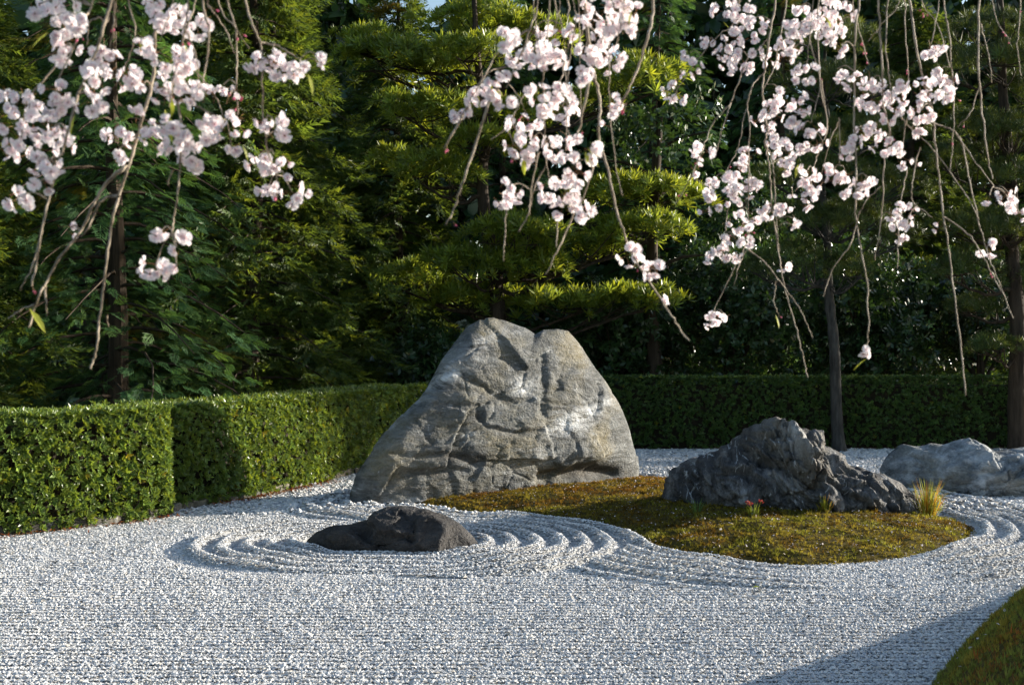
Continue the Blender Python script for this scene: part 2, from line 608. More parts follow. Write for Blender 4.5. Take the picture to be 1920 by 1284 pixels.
# ---- gravel chips
def chips(y0, y1, step, kind, margin=.55):
    ysr = np.arange(y0, y1, step)
    pts = []
    for y in ysr:
        h = .4 * y + margin
        x = np.arange(-h, h, step)
        pts.append(np.c_[x, np.full(len(x), y)])
    P = np.concatenate(pts)
    P += rng.uniform(-.5, .5, P.shape) * step
    ok = ~(inside(P, MOSS) & (seg_dist(P, MOSS, True) > .045)) & ~(inside(P, BANK) & (seg_dist(P, BANK, True) > .04))
    P = P[ok]
    hp = np.concatenate([HEDGE_L - (0, 0), [(-1.0, 25), (-20, 25), (-20, 9)]])
    ok = ~inside(P, hp)
    P = P[ok]
    n = len(P)
    z = gravel_z(P)
    size = step * rng.lognormal(-.56, .2, n)
    flat = rng.uniform(.4, .68, n)
    if kind == 'near':
        T = np.array([[-1, -.7, -.5], [1, -.8, -.5], [.1, 1.1, -.5], [-.55, -.35, .6], [.6, -.3, .8], [.0, .6, .5]], float)
        Fl = [np.array([[3, 4, 5]]), np.array([[0, 1, 4, 3], [1, 2, 5, 4], [2, 0, 3, 5]])]
    else:
        T = np.array([[-1, -.9, -.5], [1, -.9, -.5], [.95, .9, -.5], [-.95, .9, -.5], [.05, 0, .8]], float)
        Fl = [np.array([[0, 1, 4], [1, 2, 4], [2, 3, 4], [3, 0, 4]])]
    V = T[None] + rng.normal(0, .2, (n, len(T), 3))
    V[:, :, 2] *= flat[:, None]
    V *= size[:, None, None]
    # random turn and tip
    d = rng.normal(size=(n, 3)); d[:, 2] *= .25
    Mx = frames(d)
    V = np.einsum('nij,nvj->nvi', Mx, V)
    V += np.c_[P, z + size * .32][:, None]
    k = len(T)
    base = (np.arange(n) * k)[:, None, None]
    Fs = [(f[None] + base).reshape(-1, f.shape[1]) for f in Fl]
    # stone colours: white and pale grey chips with some blue-grey and buff ones
    pal = np.array([(.68, .67, .65), (.60, .60, .60), (.50, .51, .53), (.33, .35, .39), (.58, .54, .48), (.76, .75, .73)])
    c = pal[rng.choice(6, n, p=[.34, .28, .15, .05, .07, .11])] * rng.uniform(.75, 1.06, (n, 1))
    return V.reshape(-1, 3), Fs, np.repeat(c, k, 0)


bag = Bag()
for args in ((5.7, 8.2, .0150, 'far'), (8.2, 12.6, .0174, 'far'), (12.6, 20.3, .037, 'far')):
    V, Fs, C = chips(*args)
    n0 = bag.n
    bag.V.append(V); bag.C.append(C)
    for F in Fs:
        bag.F.setdefault(F.shape[1], []).append(F + n0)
    bag.n += len(V)
o = bag.build('gravel', M['stone_chip'])
tag(o, 'white and grey gravel chips raked in rings round the rocks', 'gravel', None, 'stuff')


# ------------------------------------------------------------------ moss
def moss_island_z(P):
    d = seg_dist(P, MOSS, True)
    h = .10 * (1 - np.exp(-d / .22)) + .05 * smooth01(d, .3, 1.2) + .030 * fbm(np.c_[P * 2.6, np.zeros(len(P))], 2) + .020 * fbm(np.c_[P * 8, np.zeros(len(P))], 2)
    return np.maximum(h, .012) - .012


def bank_z(P):
    d = seg_dist(P, BANK, True)
    tall = np.clip((10.2 - P[:, 1]) / 3.6, .12, 1.0)
    return tall * (1.2 * (1 - np.exp(-d / .85))) + .035 * fbm(np.c_[P * 2.2, np.zeros(len(P))], 3) - .012


def cover(name, poly, zf, step, mat):
    lo, hi = poly.min(0) - .1, poly.max(0) + .1
    xs = np.arange(lo[0], hi[0], step); ys = np.arange(lo[1], hi[1], step)
    A, B = np.meshgrid(xs, ys)
    P = np.c_[A.ravel(), B.ravel()]
    ok = inside(P, poly)
    z = np.where(ok, zf(P), -.04)
    nx = len(xs)
    i = (np.arange(len(ys) - 1)[:, None] * nx + np.arange(nx - 1)[None]).ravel()
    F = np.stack([i, i + 1, i + nx + 1, i + nx], 1)
    F = F[ok[F].any(1)]
    us = np.unique(F); rm = np.full(len(P), -1); rm[us] = np.arange(len(us))
    return link(name, mesh_data(name, np.c_[P, z][us], rm[F], [mat], np.ones((len(us), 3)), True))


def tufts(poly, zf, n, h, clip=None):
    lo, hi = poly.min(0), poly.max(0)
    P = rng.uniform(lo, hi, (n * 3, 2))
    ok = inside(P, poly)
    if clip is not None:
        ok &= clip(P)
    P = P[ok][:n]
    z = zf(P)
    n = len(P)
    # five little blades fanning out
    T, F = [], []
    for k in range(5):
        a = 2 * math.pi * k / 5 + .3
        r = .55
        dx, dy = math.cos(a), math.sin(a)
        T += [(-dy * .16, dx * .16, -.3), (dy * .16, -dx * .16, -.3), (dx * r, dy * r, .75 + .25 * (k % 2))]
        F.append((3 * k, 3 * k + 1, 3 * k + 2))
    d = np.c_[rng.normal(0, 1, (n, 2)), np.zeros(n)]
    Mx = frames(d)
    Mx = Mx + rng.normal(0, .12, Mx.shape)
    V, FF = inst(T, F, Mx, np.c_[P, z], h * rng.lognormal(0, .3, n))
    return V, FF, P, len(T)


isl = cover('moss_island', MOSS, moss_island_z, .05, M['moss_bed'])
tag(isl, 'low island of yellow-brown moss around the two standing rocks', 'moss', None, 'structure')
V, F, P, k = tufts(MOSS, moss_island_z, 30000, .019)
nn = fbm(np.c_[P * 2.2, np.full(len(P), 1.)], 3)
nb = fbm(np.c_[P * 9, np.full(len(P), 5.)], 2)
c = np.array([1, 1, 1.]) * (1 + .9 * nb[:, None]) * rng.uniform(.5, 1.35, (len(P), 1))
c *= np.where(nn[:, None] > .16, (.75, .58, .6), np.where(nn[:, None] < -.12, (.9, 1.08, 1.), (1, 1, 1)))
c *= np.where(rng.random((len(P), 1)) < .18, (.35, .3, .3), (1, 1, 1))
back = smooth01(P[:, 1], 12.2, 14.0)[:, None]
c *= 1 - back * (1 - np.array([1.0, .76, .75]))
me = mesh_data('moss_blades', V, F, [M['moss']], np.repeat(c, k, 0))
tag(link('moss_blades', me, isl), None, None, None, 'stuff')

bank = cover('moss_bank', BANK, bank_z, .06, M['moss_bed'])
tag(bank, 'green mossy bank rising at the lower right corner', 'moss bank', None, 'structure')
V, F, P, k = tufts(BANK, bank_z, 44000, .018, lambda P: (P[:, 0] < .4 * P[:, 1] + .9) & (P[:, 1] > 4.2))
nn = fbm(np.c_[P * 3.2, np.full(len(P), 1.)], 3)
c = np.array([1, 1, 1.]) * rng.uniform(.45, 1.4, (len(P), 1))
c *= np.where(nn[:, None] > .15, (1.35, 1.0, .85), (1, 1, 1))
low = (P[:, 1] < 5.6) & (rng.random(len(P)) < .2)
c[low] *= (1.3, .55, .8)
me = mesh_data('bank_moss_blades', V, F, [M['bank_moss']], np.repeat(c, k, 0))
tag(link('bank_moss_blades', me, bank), None, None, None, 'stuff')

# fallen petals on the moss
def petals(poly, zf, n, name, label, clip=None):
    lo, hi = poly.min(0), poly.max(0)
    P = rng.uniform(lo, hi, (n * 4, 2))
    ok = inside(P, poly)
    if clip is not None: ok &= clip(P)
    P = P[ok][:n]
    m = len(P)
    T = np.array([(-.5, 0, 0), (0, -.38, .12), (.55, 0, .05), (0, .38, .12)])
    d = rng.normal(size=(m, 3)); d[:, 2] *= .35
    V, F = inst(T, [(0, 1, 2, 3)], frames(d), np.c_[P, zf(P) + .022], rng.uniform(.013, .024, m))
    o = link(name, mesh_data(name, V, F, [M['petal']], np.repeat(rng.uniform(.75, 1.05, (m, 1)) * np.ones((m, 3)), 4, 0)))
    return tag(o, label, 'petals', None, 'stuff')


petals(MOSS, moss_island_z, 1500, 'fallen_petals', 'scattered white cherry petals lying on the moss island')
petals(BANK, bank_z, 350, 'fallen_petals', 'scattered white petals lying on the mossy bank', lambda P: (P[:, 0] < .4 * P[:, 1] + .5) & (P[:, 1] > 5.6))


# ------------------------------------------------------------------ rocks
def grid_rock(outline, D, shear, thick, N, back=.9, pw=2.4, qw=.6, center=None):
    """closed boulder whose silhouette from the front follows the outline; returns verts, faces, pixel coords, front weight"""
    ol = np.asarray(outline, float)
    c = np.asarray(center if center is not None else ol.mean(0), float)
    dense = []
    for a, b in zip(ol, np.roll(ol, -1, 0)):
        for t in np.arange(12) / 12:
            dense.append(a + (b - a) * t)
    dense = np.array(dense) - c
    th = np.arctan2(dense[:, 1], dense[:, 0]); rr = np.hypot(dense[:, 0], dense[:, 1])
    order = np.argsort(th); th, rr = th[order], rr[order]
    th = np.concatenate([th - 2 * np.pi, th, th + 2 * np.pi]); rr = np.tile(rr, 3)
    a = np.linspace(-1, 1, N + 1)
    A, B = np.meshgrid(a, a)
    x = (A * np.sqrt(1 - B * B / 2)).ravel(); y = (B * np.sqrt(1 - A * A / 2)).ravel()
    rho = np.clip(np.hypot(x, y), 0, 1); ang = np.arctan2(y, x)
    ts = np.linspace(-np.pi, np.pi, 361)[:-1]
    rs_ = np.interp(ts, th, rr)
    kern = np.hanning(61); kern /= kern.sum()
    rs_ = np.convolve(np.concatenate([rs_[-60:], rs_, rs_[:60]]), kern, 'same')[60:-60]
    r0 = np.interp(ang, np.concatenate([ts - 2 * np.pi, ts, ts + 2 * np.pi]), np.tile(rs_, 3))
    r = r0 + (np.interp(ang, th, rr) - r0) * rho ** 5      # the outline's nicks die out inwards
    px = c[0] + rho * r * np.cos(ang); py = c[1] + rho * r * np.sin(ang)
    w = thick * np.clip(1 - rho ** pw, 0, 1) ** qw
    u = (px - c[0]) / FPX * D
    dep = D + shear * u

    def place(sgn):
        X = (px - 960) / FPX * dep
        Zz = EYE - (py - 642) / FPX * dep
        return np.c_[X, dep + sgn * w * (back if sgn > 0 else 1), Zz]
    Vf, Vb = place(-1), place(1)
    n1 = N + 1
    i = (np.arange(N)[:, None] * n1 + np.arange(N)[None]).ravel()
    F = np.stack([i, i + 1, i + n1 + 1, i + n1], 1)      # front (py grows downward)
    edge = np.zeros((n1, n1), bool); edge[0] = edge[-1] = True; edge[:, 0] = edge[:, -1] = True
    edge = edge.ravel()
    bmap = np.where(edge, np.arange(n1 * n1), n1 * n1 + np.cumsum(~edge) - 1)
    Fb = bmap[F[:, ::-1]]
    V = np.concatenate([Vf, Vb[~edge]])
    pix = np.concatenate([np.c_[px, py], np.c_[px, py][~edge]])
    front = np.concatenate([np.ones(n1 * n1), np.zeros((~edge).sum())])
    rim = np.clip((1 - rho) * 5, .25, 1)
    grid_rock.rim = np.concatenate([rim, rim[~edge]])
    return V, np.concatenate([F, Fb]), pix, front


def vnormals(V, F):
    a, b, c, d = (V[F[:, k]] for k in range(4))
    fn = np.cross(c - a, d - b)
    N = np.zeros_like(V)
    for k in range(4):
        np.add.at(N, F[:, k], fn)
    return unit(N)


def groove(pix, line, width):
    return np.exp(-(seg_dist(pix, line) / width) ** 2)


def blob(pix, cx, cy, rx, ry, rot=0):
    a = R(rot)
    x, y = pix[:, 0] - cx, pix[:, 1] - cy
    u = (x * math.cos(a) + y * math.sin(a)) / rx
    v = (-x * math.sin(a) + y * math.cos(a)) / ry
    return np.exp(-(u * u + v * v))


def orient(V, F):
    N = vnormals(V, F)
    if ((V - V.mean(0)) * N).sum() < 0:
        F = F[:, ::-1]; N = -N
    return F, N


# --- the big standing rock
ol = [(652, 960), (656, 925), (668, 890), (690, 855), (718, 815), (752, 782), (788, 752), (806, 722), (830, 676), (858, 640), (878, 612), (898, 599),
      (925, 597), (950, 603), (985, 616), (1004, 627), (1018, 619), (1048, 616), (1066, 620), (1082, 640), (1108, 680), (1138, 718), (1164, 760),
      (1182, 805), (1194, 850), (1197, 885), (1190, 915), (1150, 935), (1000, 955), (880, 985), (780, 1000), (700, 1000), (660, 985)]
V, F, pix, fr = grid_rock(ol, 14.2, .58, .56, 160, back=.8, center=(930, 820))
F, Nn = orient(V, F)
q = V * 1.0
d = np.zeros(len(V))
wp = q + .12 * np.c_[fbm(q * 1.7, 2), fbm(q * 1.7 + 31, 2), fbm(q * 1.7 + 67, 2)]
f1, e1 = facet(wp * np.array([1.05, 1.05, 1.3]) + 5.4)
f2, e2 = facet(wp * np.array([3.2, 3.2, 4.4]) + 23)
d += .080 * f1 + .017 * f2
d -= .014 * np.exp(-(e1 / .025) ** 2) + .012 * np.exp(-(e2 / .035) ** 2)
d += .04 * fbm(q * 1.1 + 43, 2) + .018 * fbm(wp * np.array([3.5, 3.5, 6.0]) + 21, 4) + .015 * (ridged(wp * np.array([3.2, 3.2, 9.0]) + 5, 4) - .6)
d -= fr * .04 * groove(pix, [(1016, 665), (1024, 720), (1016, 770)], 9)
d -= fr * .022 * groove(pix, [(822, 757), (900, 755), (906, 778)], 4)
d -= fr * .026 * groove(pix, [(900, 775), (918, 794), (970, 806), (1012, 800)], 4)
d -= fr * .12 * groove(pix, [(1020, 890), (1080, 876), (1150, 886)], 13)
d += fr * .06 * groove(pix, [(1080, 842), (1150, 850)], 18)
d -= fr * .035 * groove(pix, [(740, 848), (860, 846), (895, 862)], 6)
d -= fr * .035 * groove(pix, [(760, 880), (880, 874)], 5)
d += fr * .07 * groove(pix, [(875, 640), (835, 710), (790, 765), (735, 850)], 24)
d -= fr * .03 * groove(pix, [(1085, 668), (1052, 705), (1040, 735)], 10)
V = V + Nn * (d * grid_rock.rim)[:, None]
quartz_and_light = np.clip(.95 * blob(pix, 848, 704, 42, 14, -35) + .95 * blob(pix, 985, 722, 19, 17) + .95 * blob(pix, 1080, 775, 62, 13, -22)
                 + .6 * blob(pix, 1060, 800, 40, 10, -8) + .6 * blob(pix, 770, 755, 25, 10, -30) + .45 * blob(pix, 740, 790, 30, 10, -35)
                 + .5 * blob(pix, 1010, 850, 40, 14) + .4 * blob(pix, 960, 880, 50, 5, 3) + .35 * blob(pix, 800, 930, 60, 8, -5)
                 + .35 * blob(pix, 915, 640, 40, 12, -20) + .16, 0, 1)
stain_shade = np.clip(.9 * blob(pix, 1090, 880, 75, 16) + .7 * blob(pix, 860, 848, 60, 10) + .6 * blob(pix, 820, 880, 60, 8) + .35 * blob(pix, 790, 905, 60, 14)
                + .5 * groove(pix, [(900, 775), (918, 794), (970, 806), (1012, 800)], 7) + .4 * groove(pix, [(822, 757), (900, 755)], 5), 0, 1)  # shade of the hollow, folds and cracks painted dark along with the stain
o = link('standing_rock', mesh_data('standing_rock', V, F, [M['big_rock']], np.c_[quartz_and_light, stain_shade, 0 * stain_shade], True))
tag(o, 'huge grey-green boulder with two blunt peaks and white streaks', 'rock')

# --- charcoal rock on the moss
ol = [(1236, 935), (1246, 900), (1262, 876), (1300, 856), (1340, 846), (1368, 828), (1400, 804), (1428, 789), (1455, 783), (1478, 790), (1500, 800), (1543, 808),
      (1546, 833), (1560, 842), (1583, 856), (1588, 872), (1640, 886), (1690, 902), (1718, 925), (1728, 960), (1722, 990), (1640, 1010), (1500, 1012), (1380, 1000), (1290, 975)]
V, F, pix, fr = grid_rock(ol, 12.5, -.25, .62, 150, back=.8, pw=2.0, qw=.75, center=(1470, 905))
F, Nn = orient(V, F)
wp = V + .12 * np.c_[fbm(V * 2, 2), fbm(V * 2 + 31, 2), fbm(V * 2 + 67, 2)]
ca, sa = math.cos(.75), math.sin(.75)
sk = np.c_[(wp[:, 0] * ca + wp[:, 2] * sa), wp[:, 1], (-wp[:, 0] * sa + wp[:, 2] * ca)]   # beds dip down to the right
f1, e1 = facet(wp * 2.0 + 4)
f2, e2 = facet(sk * np.array([6.5, 4.5, 2.6]) + 9)
f3, e3 = facet(sk * np.array([15., 9, 7]) + 2)
bed = sk[:, 0] * 5.2 + .9 * fbm(wp * 1.6, 3)
saw = bed - np.floor(bed)
saw = np.where(saw < .8, saw / .8, (1 - saw) / .2)
bed2 = sk[:, 0] * 13 + 1.2 * fbm(wp * 3, 3)
saw2 = np.abs((bed2 - np.floor(bed2)) * 2 - 1)
d = .045 * f1 + .065 * f2 + .046 * f3 - .085 * (saw - .5) + .016 * (saw2 - .5)
d -= .022 * np.exp(-(e1 / .03) ** 2) + .030 * np.exp(-(e2 / .045) ** 2) + .012 * np.exp(-(e3 / .07) ** 2)
d += .06 * fbm(wp * 2.2, 3) + .030 * (ridged(sk * np.array([9., 4, 3]), 4) - .6)
d -= fr * .05 * groove(pix, [(1548, 815), (1552, 880), (1560, 940), (1575, 985)], 9)
d -= fr * .08 * groove(pix, [(1395, 850), (1440, 865), (1500, 905)], 9)
d -= fr * .07 * groove(pix, [(1380, 880), (1395, 910), (1410, 950)], 8)
d += fr * .12 * blob(pix, 1370, 925, 32, 38)
d += fr * .08 * groove(pix, [(1455, 795), (1500, 860), (1545, 960)], 18)
V = V + Nn * (d * grid_rock.rim)[:, None]
quartz_and_light = np.clip(.5 * blob(pix, 1640, 925, 45, 10, 15) + .6 * blob(pix, 1480, 825, 34, 22, 40) + .5 * blob(pix, 1450, 895, 50, 18, 25) + .5 * blob(pix, 1375, 920, 28, 30) + .4 * blob(pix, 1555, 855, 10, 22) + .04, 0, 1)  # pale veins, with sunlight on the front facets painted in as pale tone
o = link('charcoal_rock', mesh_data('charcoal_rock', V, F, [M['dark_rock']], np.c_[quartz_and_light, 0 * quartz_and_light, 0 * quartz_and_light], True))
tag(o, 'craggy charcoal rock with slanting ridges standing on the moss', 'rock')

# --- low dark rock inside the raked rings
ol = [(570, 1028), (578, 1012), (596, 998), (622, 984), (652, 981), (682, 976), (700, 962), (725, 951), (752, 949), (800, 955), (838, 965), (862, 978), (882, 1000),
      (900, 1024), (896, 1045), (820, 1052), (700, 1054), (610, 1050)]
V, F, pix, fr = grid_rock(ol, 10.62, .02, .36, 90, back=.85, pw=2.0, qw=.7, center=(740, 1012))
F, Nn = orient(V, F)
wp = V + .08 * np.c_[fbm(V * 3, 2), fbm(V * 3 + 31, 2), fbm(V * 3 + 67, 2)]
f1, e1 = facet(wp * 2.6 + 12)
f2, e2 = facet(wp * 7 + 3)
d = .11 * f1 + .028 * f2 - .010 * np.exp(-(e1 / .06) ** 2) + .03 * fbm(wp * 4, 3) + .012 * (ridged(wp * np.array([9, 9, 16]), 3) - .6)
d -= fr * .08 * groove(pix, [(675, 972), (700, 1000), (720, 1015)], 12)
d += fr * .06 * groove(pix, [(800, 960), (830, 990), (810, 1030)], 14)
V = V + Nn * (d * grid_rock.rim)[:, None]
o = link('low_rock', mesh_data('low_rock', V, F, [M['low_rock']], np.zeros((len(V), 3)), True))
tag(o, 'low dark brown rock half buried in the raked gravel rings', 'rock')

# --- pale rock at the right edge
ol = [(1646, 900), (1650, 880), (1662, 858), (1682, 836), (1696, 831), (1722, 840), (1745, 834), (1770, 832), (1800, 823), (1826, 822), (1846, 832), (1862, 844),
      (1890, 842), (1930, 840), (1980, 836), (2030, 850), (2070, 880), (2080, 930), (2000, 955), (1880, 955), (1780, 945), (1690, 925)]
V, F, pix, fr = grid_rock(ol, 14.5, -.1, .6, 90, back=.8, pw=2.0, qw=.7, center=(1850, 895))
F, Nn = orient(V, F)
wp = V + .12 * np.c_[fbm(V * 2, 2), fbm(V * 2 + 31, 2), fbm(V * 2 + 67, 2)]
f1, e1 = facet(wp * 2.6 + 1)
f2, e2 = facet(wp * np.array([5, 6, 8]) + 3)
d = .065 * f1 + .055 * f2 - .018 * np.exp(-(e1 / .07) ** 2) - .014 * np.exp(-(e2 / .09) ** 2) + .05 * fbm(wp * 2.5, 3) + .025 * (ridged(wp * np.array([5, 5, 9]), 3) - .6)
V = V + Nn * (d * grid_rock.rim)[:, None]
qz = np.clip(.12 + 1.1 * fbm(wp * 3.2 + 8, 3), 0, .8)
o = link('pale_rock', mesh_data('pale_rock', V, F, [M['pale_rock']], np.c_[qz, 0 * qz, 0 * qz], True))
tag(o, 'long low blue-grey rock with pale marbling at the right edge', 'rock')

# ------------------------------------------------------------------ hedges
def rosette(nl=6, L=1., W=.40, tilt=52):
    """leaves set round the +X axis"""
    T, F = [], []
    for k in range(nl):
        a = 2 * math.pi * k / nl + (k % 2) * .25
        t = R(tilt - 14 * (k % 2))
        ax = np.array([math.cos(t), math.sin(t) * math.cos(a), math.sin(t) * math.sin(a)])
        sd = np.array([0, -math.sin(a), math.cos(a)])
        nm = np.cross(ax, sd)
        l = L * (1 - .15 * (k % 3))
        b = len(T)
        T += [tuple(ax * .05), tuple(ax * l * .55 + sd * W * .5 + nm * .06), tuple(ax * l + nm * -.08), tuple(ax * l * .55 - sd * W * .5 + nm * .06)]
        F.append((b, b + 1, b + 2, b + 3))
    return np.array(T), np.array(F)


ROS_T, ROS_F = rosette()


def hedge(path, height, depth, dens, leaf, mat, name, label, core_in=.14):
    """clipped hedge along a front foot line (n,2); the body lies to the left of the walking direction"""
    path = np.asarray(path, float)
    seg = np.diff(path, axis=0); sl = np.linalg.norm(seg, axis=1); cum = np.concatenate([[0], np.cumsum(sl)])
    tot = cum[-1]
    root = empty(name, (path[0][0], path[0][1], 0), label, 'hedge')
    off = np.array([path[0][0], path[0][1], 0])

    def along(s):
        x = np.interp(s, cum, path[:, 0]); y = np.interp(s, cum, path[:, 1])
        e = .05
        dx = np.interp(np.clip(s + e, 0, tot), cum, path[:, 0]) - np.interp(np.clip(s - e, 0, tot), cum, path[:, 0])
        dy = np.interp(np.clip(s + e, 0, tot), cum, path[:, 1]) - np.interp(np.clip(s - e, 0, tot), cum, path[:, 1])
        t = unit(np.c_[dx, dy])
        out = np.c_[t[:, 1], -t[:, 0]]
        return np.c_[x, y], out
    bagh = Bag()

    def strew(P, Nrm, size, shade):
        n = len(P)
        dirn = unit(Nrm * 1.0 + np.array([0, 0, .35]) + rng.normal(0, .42, (n, 3)))
        Mx = frames(dirn, rng.uniform(0, 6.28, n))
        V, F = inst(ROS_T, ROS_F, Mx, P - off, size * rng.lognormal(0, .22, n))
        c = np.ones((n, 3)) * rng.lognormal(0, .22, (n, 1)) * shade[:, None]
        old = rng.random(n) < .008
        c[old] *= (2.0, 1.2, .6)
        lime = rng.random(n) < .2
        c[lime] *= (1.25, 1.12, .9)
        bagh.add(V, F, np.repeat(c, len(ROS_T), 0))
    # front
    n = int(tot * height * dens)
    s = rng.uniform(0, tot, n); z = .035 + (height - .045) * rng.random(n) ** .95
    p, out = along(s)
    bulge = .05 * fbm(np.c_[s * 1.3, z * 1.3, 0 * s], 2) + .05 * np.clip(1 - z / .35, 0, 1) * fbm(np.c_[s * 2.6, 0 * s, 0 * s], 2)
    ins = rng.exponential(.035, n)
    rnd = np.clip((z - height + .12) / .12, 0, 1) ** 2 * .045
    pos = np.c_[p + out * (bulge - ins - rnd)[:, None], z]
    nr = np.c_[out, np.clip((z - height + .15) / .15, 0, 1) * 1.0]
    strew(pos, nr, leaf, 1 - .0 * ins)
    # top
    n = int(tot * depth * dens * .75)
    s = rng.uniform(0, tot, n); v = rng.random(n) ** 1.25 * depth
    p, out = along(s)
    zz = height - rng.exponential(.02, n) + .025 * fbm(np.c_[s * 1.5, v * 1.5, 0 * s], 2)
    strew(np.c_[p - out * v[:, None], zz], np.c_[out * .2, np.full(n, 1.)], leaf, np.ones(n))
    bagh.build('foliage', mat, root)
    # solid dark core added to block light, standing for inner twigs and shade
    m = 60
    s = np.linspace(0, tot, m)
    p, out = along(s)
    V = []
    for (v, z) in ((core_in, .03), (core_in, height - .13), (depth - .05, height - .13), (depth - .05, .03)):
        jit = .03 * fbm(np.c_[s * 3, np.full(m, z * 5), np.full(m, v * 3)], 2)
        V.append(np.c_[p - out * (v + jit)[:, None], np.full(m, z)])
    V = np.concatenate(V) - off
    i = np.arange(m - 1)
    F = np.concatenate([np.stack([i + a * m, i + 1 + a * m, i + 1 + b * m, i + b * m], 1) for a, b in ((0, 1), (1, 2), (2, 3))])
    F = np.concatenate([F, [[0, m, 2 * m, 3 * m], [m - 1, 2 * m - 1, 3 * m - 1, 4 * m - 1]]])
    link('dark_core', mesh_data('dark_core', V, F, [M['hedge_core']]), root)
    return root


hedge(HEDGE_L, 1.05, .85, 740, .058, M['hedge'], 'clipped_hedge', 'bright green clipped hedge curving in along the left side')
hr = [(x, HEDGE_R_Y + .03 * math.sin(x * 1.7)) for x in np.arange(-1.3, 9.7, .4)]
hedge(hr, 1.14, .85, 520, .056, M['hedge_dark'], 'clipped_hedge', 'dark straight clipped hedge across the back, right of the big boulder')

# stone edging along the foot of the left hedge
root = empty('stone_edging', (-4, 11.5, 0), 'low dark stone edging along the foot of the left hedge', 'edging')
cum = np.concatenate([[0], np.cumsum(np.linalg.norm(np.diff(HEDGE_L, axis=0), axis=1))])
tot = cum[-1]
for k, s in enumerate(np.arange(1.6, tot - 2.2, .62)):
    a = np.array([np.interp(s + .02, cum, HEDGE_L[:, 0]), np.interp(s + .02, cum, HEDGE_L[:, 1])])
    b = np.array([np.interp(s + .60, cum, HEDGE_L[:, 0]), np.interp(s + .60, cum, HEDGE_L[:, 1])])
    t = unit(b - a); o2 = np.array([t[1], -t[0]])
    f, bk = random.uniform(-.03, .015), -.14
    hgt = random.uniform(.075, .10)
    V = []
    for zz, ins in ((-.04, 0), (hgt - .015, 0), (hgt, .015)):
        for base, off2 in ((a, f - ins), (b, f - ins), (b, bk), (a, bk)):
            sgn = 1 if base is a else -1
            q = base + o2 * off2 + t * ins * sgn
            V.append((q[0] + random.uniform(-.006, .006), q[1] + random.uniform(-.006, .006), zz))
    F = [(0, 1, 5, 4), (1, 2, 6, 5), (2, 3, 7, 6), (3, 0, 4, 7), (4, 5, 9, 8), (5, 6, 10, 9), (6, 7, 11, 10), (7, 4, 8, 11), (8, 9, 10, 11)]
    V = np.array(V) - (-4, 11.5, 0)
    link('edging_stone', mesh_data('edging_stone', V, F, [M['kerb']], np.zeros((12, 3))), root)

# dead leaves at the foot of the left hedge
n = 900
s = np.concatenate([rng.uniform(1.5, 4.4, n // 3), rng.uniform(5.0, 7.6, n - n // 3)])
x = np.interp(s, cum, HEDGE_L[:, 0]); y = np.interp(s, cum, HEDGE_L[:, 1])
dx = np.interp(s + .05, cum, HEDGE_L[:, 0]) - x; dy = np.interp(s + .05, cum, HEDGE_L[:, 1]) - y
t = unit(np.c_[dx, dy]); outw = np.c_[t[:, 1], -t[:, 0]]
P = np.c_[x, y] + outw * (.01 + rng.exponential(.06, n))[:, None]
T = np.array([(-.5, 0, 0), (0, -.2, .08), (.5, 0, .02), (0, .2, .08)])
d = rng.normal(size=(n, 3)); d[:, 2] *= .4
V, F = inst(T, [(0, 1, 2, 3)], frames(d), np.c_[P, gravel_z(P) + .022], rng.uniform(.03, .055, n))
c = np.array([(1, 1, 1), (1.3, .8, .6), (.8, 1.1, 1), (1.5, 1.6, 1)])[rng.integers(0, 4, n)] * rng.uniform(.6, 1.2, (n, 1))
tag(link('fallen_leaves', mesh_data('fallen_leaves', V, F, [M['litter']], np.repeat(c, 4, 0))), 'reddish dead leaves lying along the foot of the left hedge', 'leaves', None, 'stuff')

# ------------------------------------------------------------------ grass tufts and small plants by the rocks
def grass(px, py, n, h, spread, col, label, y=None, name='grass_tuft', head=None, dry=0):
    g = on_ground(px, py)
    P2 = np.array([[g[0], g[1]]])
    z = moss_island_z(P2)[0]
    root = empty(name, (g[0], g[1], z), label, 'grass')
    b = Bag()
    for k in range(n):
        a = random.uniform(0, 6.28); r = random.uniform(0, .35) * spread
        lean = random.uniform(.1, 1.25) * spread
        hh = h * random.uniform(.5, 1.1)
        p0 = np.array([math.cos(a) * r, math.sin(a) * r, -.02])
        dirv = np.array([math.cos(a), math.sin(a), 0])
        w = random.uniform(.002, .0042)
        sd = np.array([-math.sin(a + .5), math.cos(a + .5), 0]) * w
        p1 = p0 + dirv * lean * .42 + (0, 0, hh * .6); p2 = p0 + dirv * lean + (0, 0, hh * (.95 if lean < .6 * spread else .75))
        V = [p0 - sd, p0 + sd, p1 + sd * .9, p1 - sd * .9, p2]
        cc = np.array(col) * random.uniform(.6, 1.3)
        if random.random() < dry: cc = np.array([1.25, .75, .5]) * random.uniform(.7, 1.2)
        n0 = b.n
        b.add(V, [(0, 1, 2, 3)], cc)
        b.F.setdefault(3, []).append(np.array([(3, 2, 4)]) + n0)
    b.build('blades', M['grass'], root)
    if head:
        hb = Bag()
        for k in range(head[0]):
            cen = np.array([random.gauss(0, spread * .4), random.gauss(0, spread * .3), h * random.uniform(.5, .95)])
            V, F = inst(ROS_T, ROS_F, frames(rng.normal(size=(3, 3)) + (0, 0, .5)), cen + rng.normal(0, .012, (3, 3)), np.full(3, .022))
            hb.add(V, F, head[1])
        hb.build('leaves', M['grass'], root)
    return root


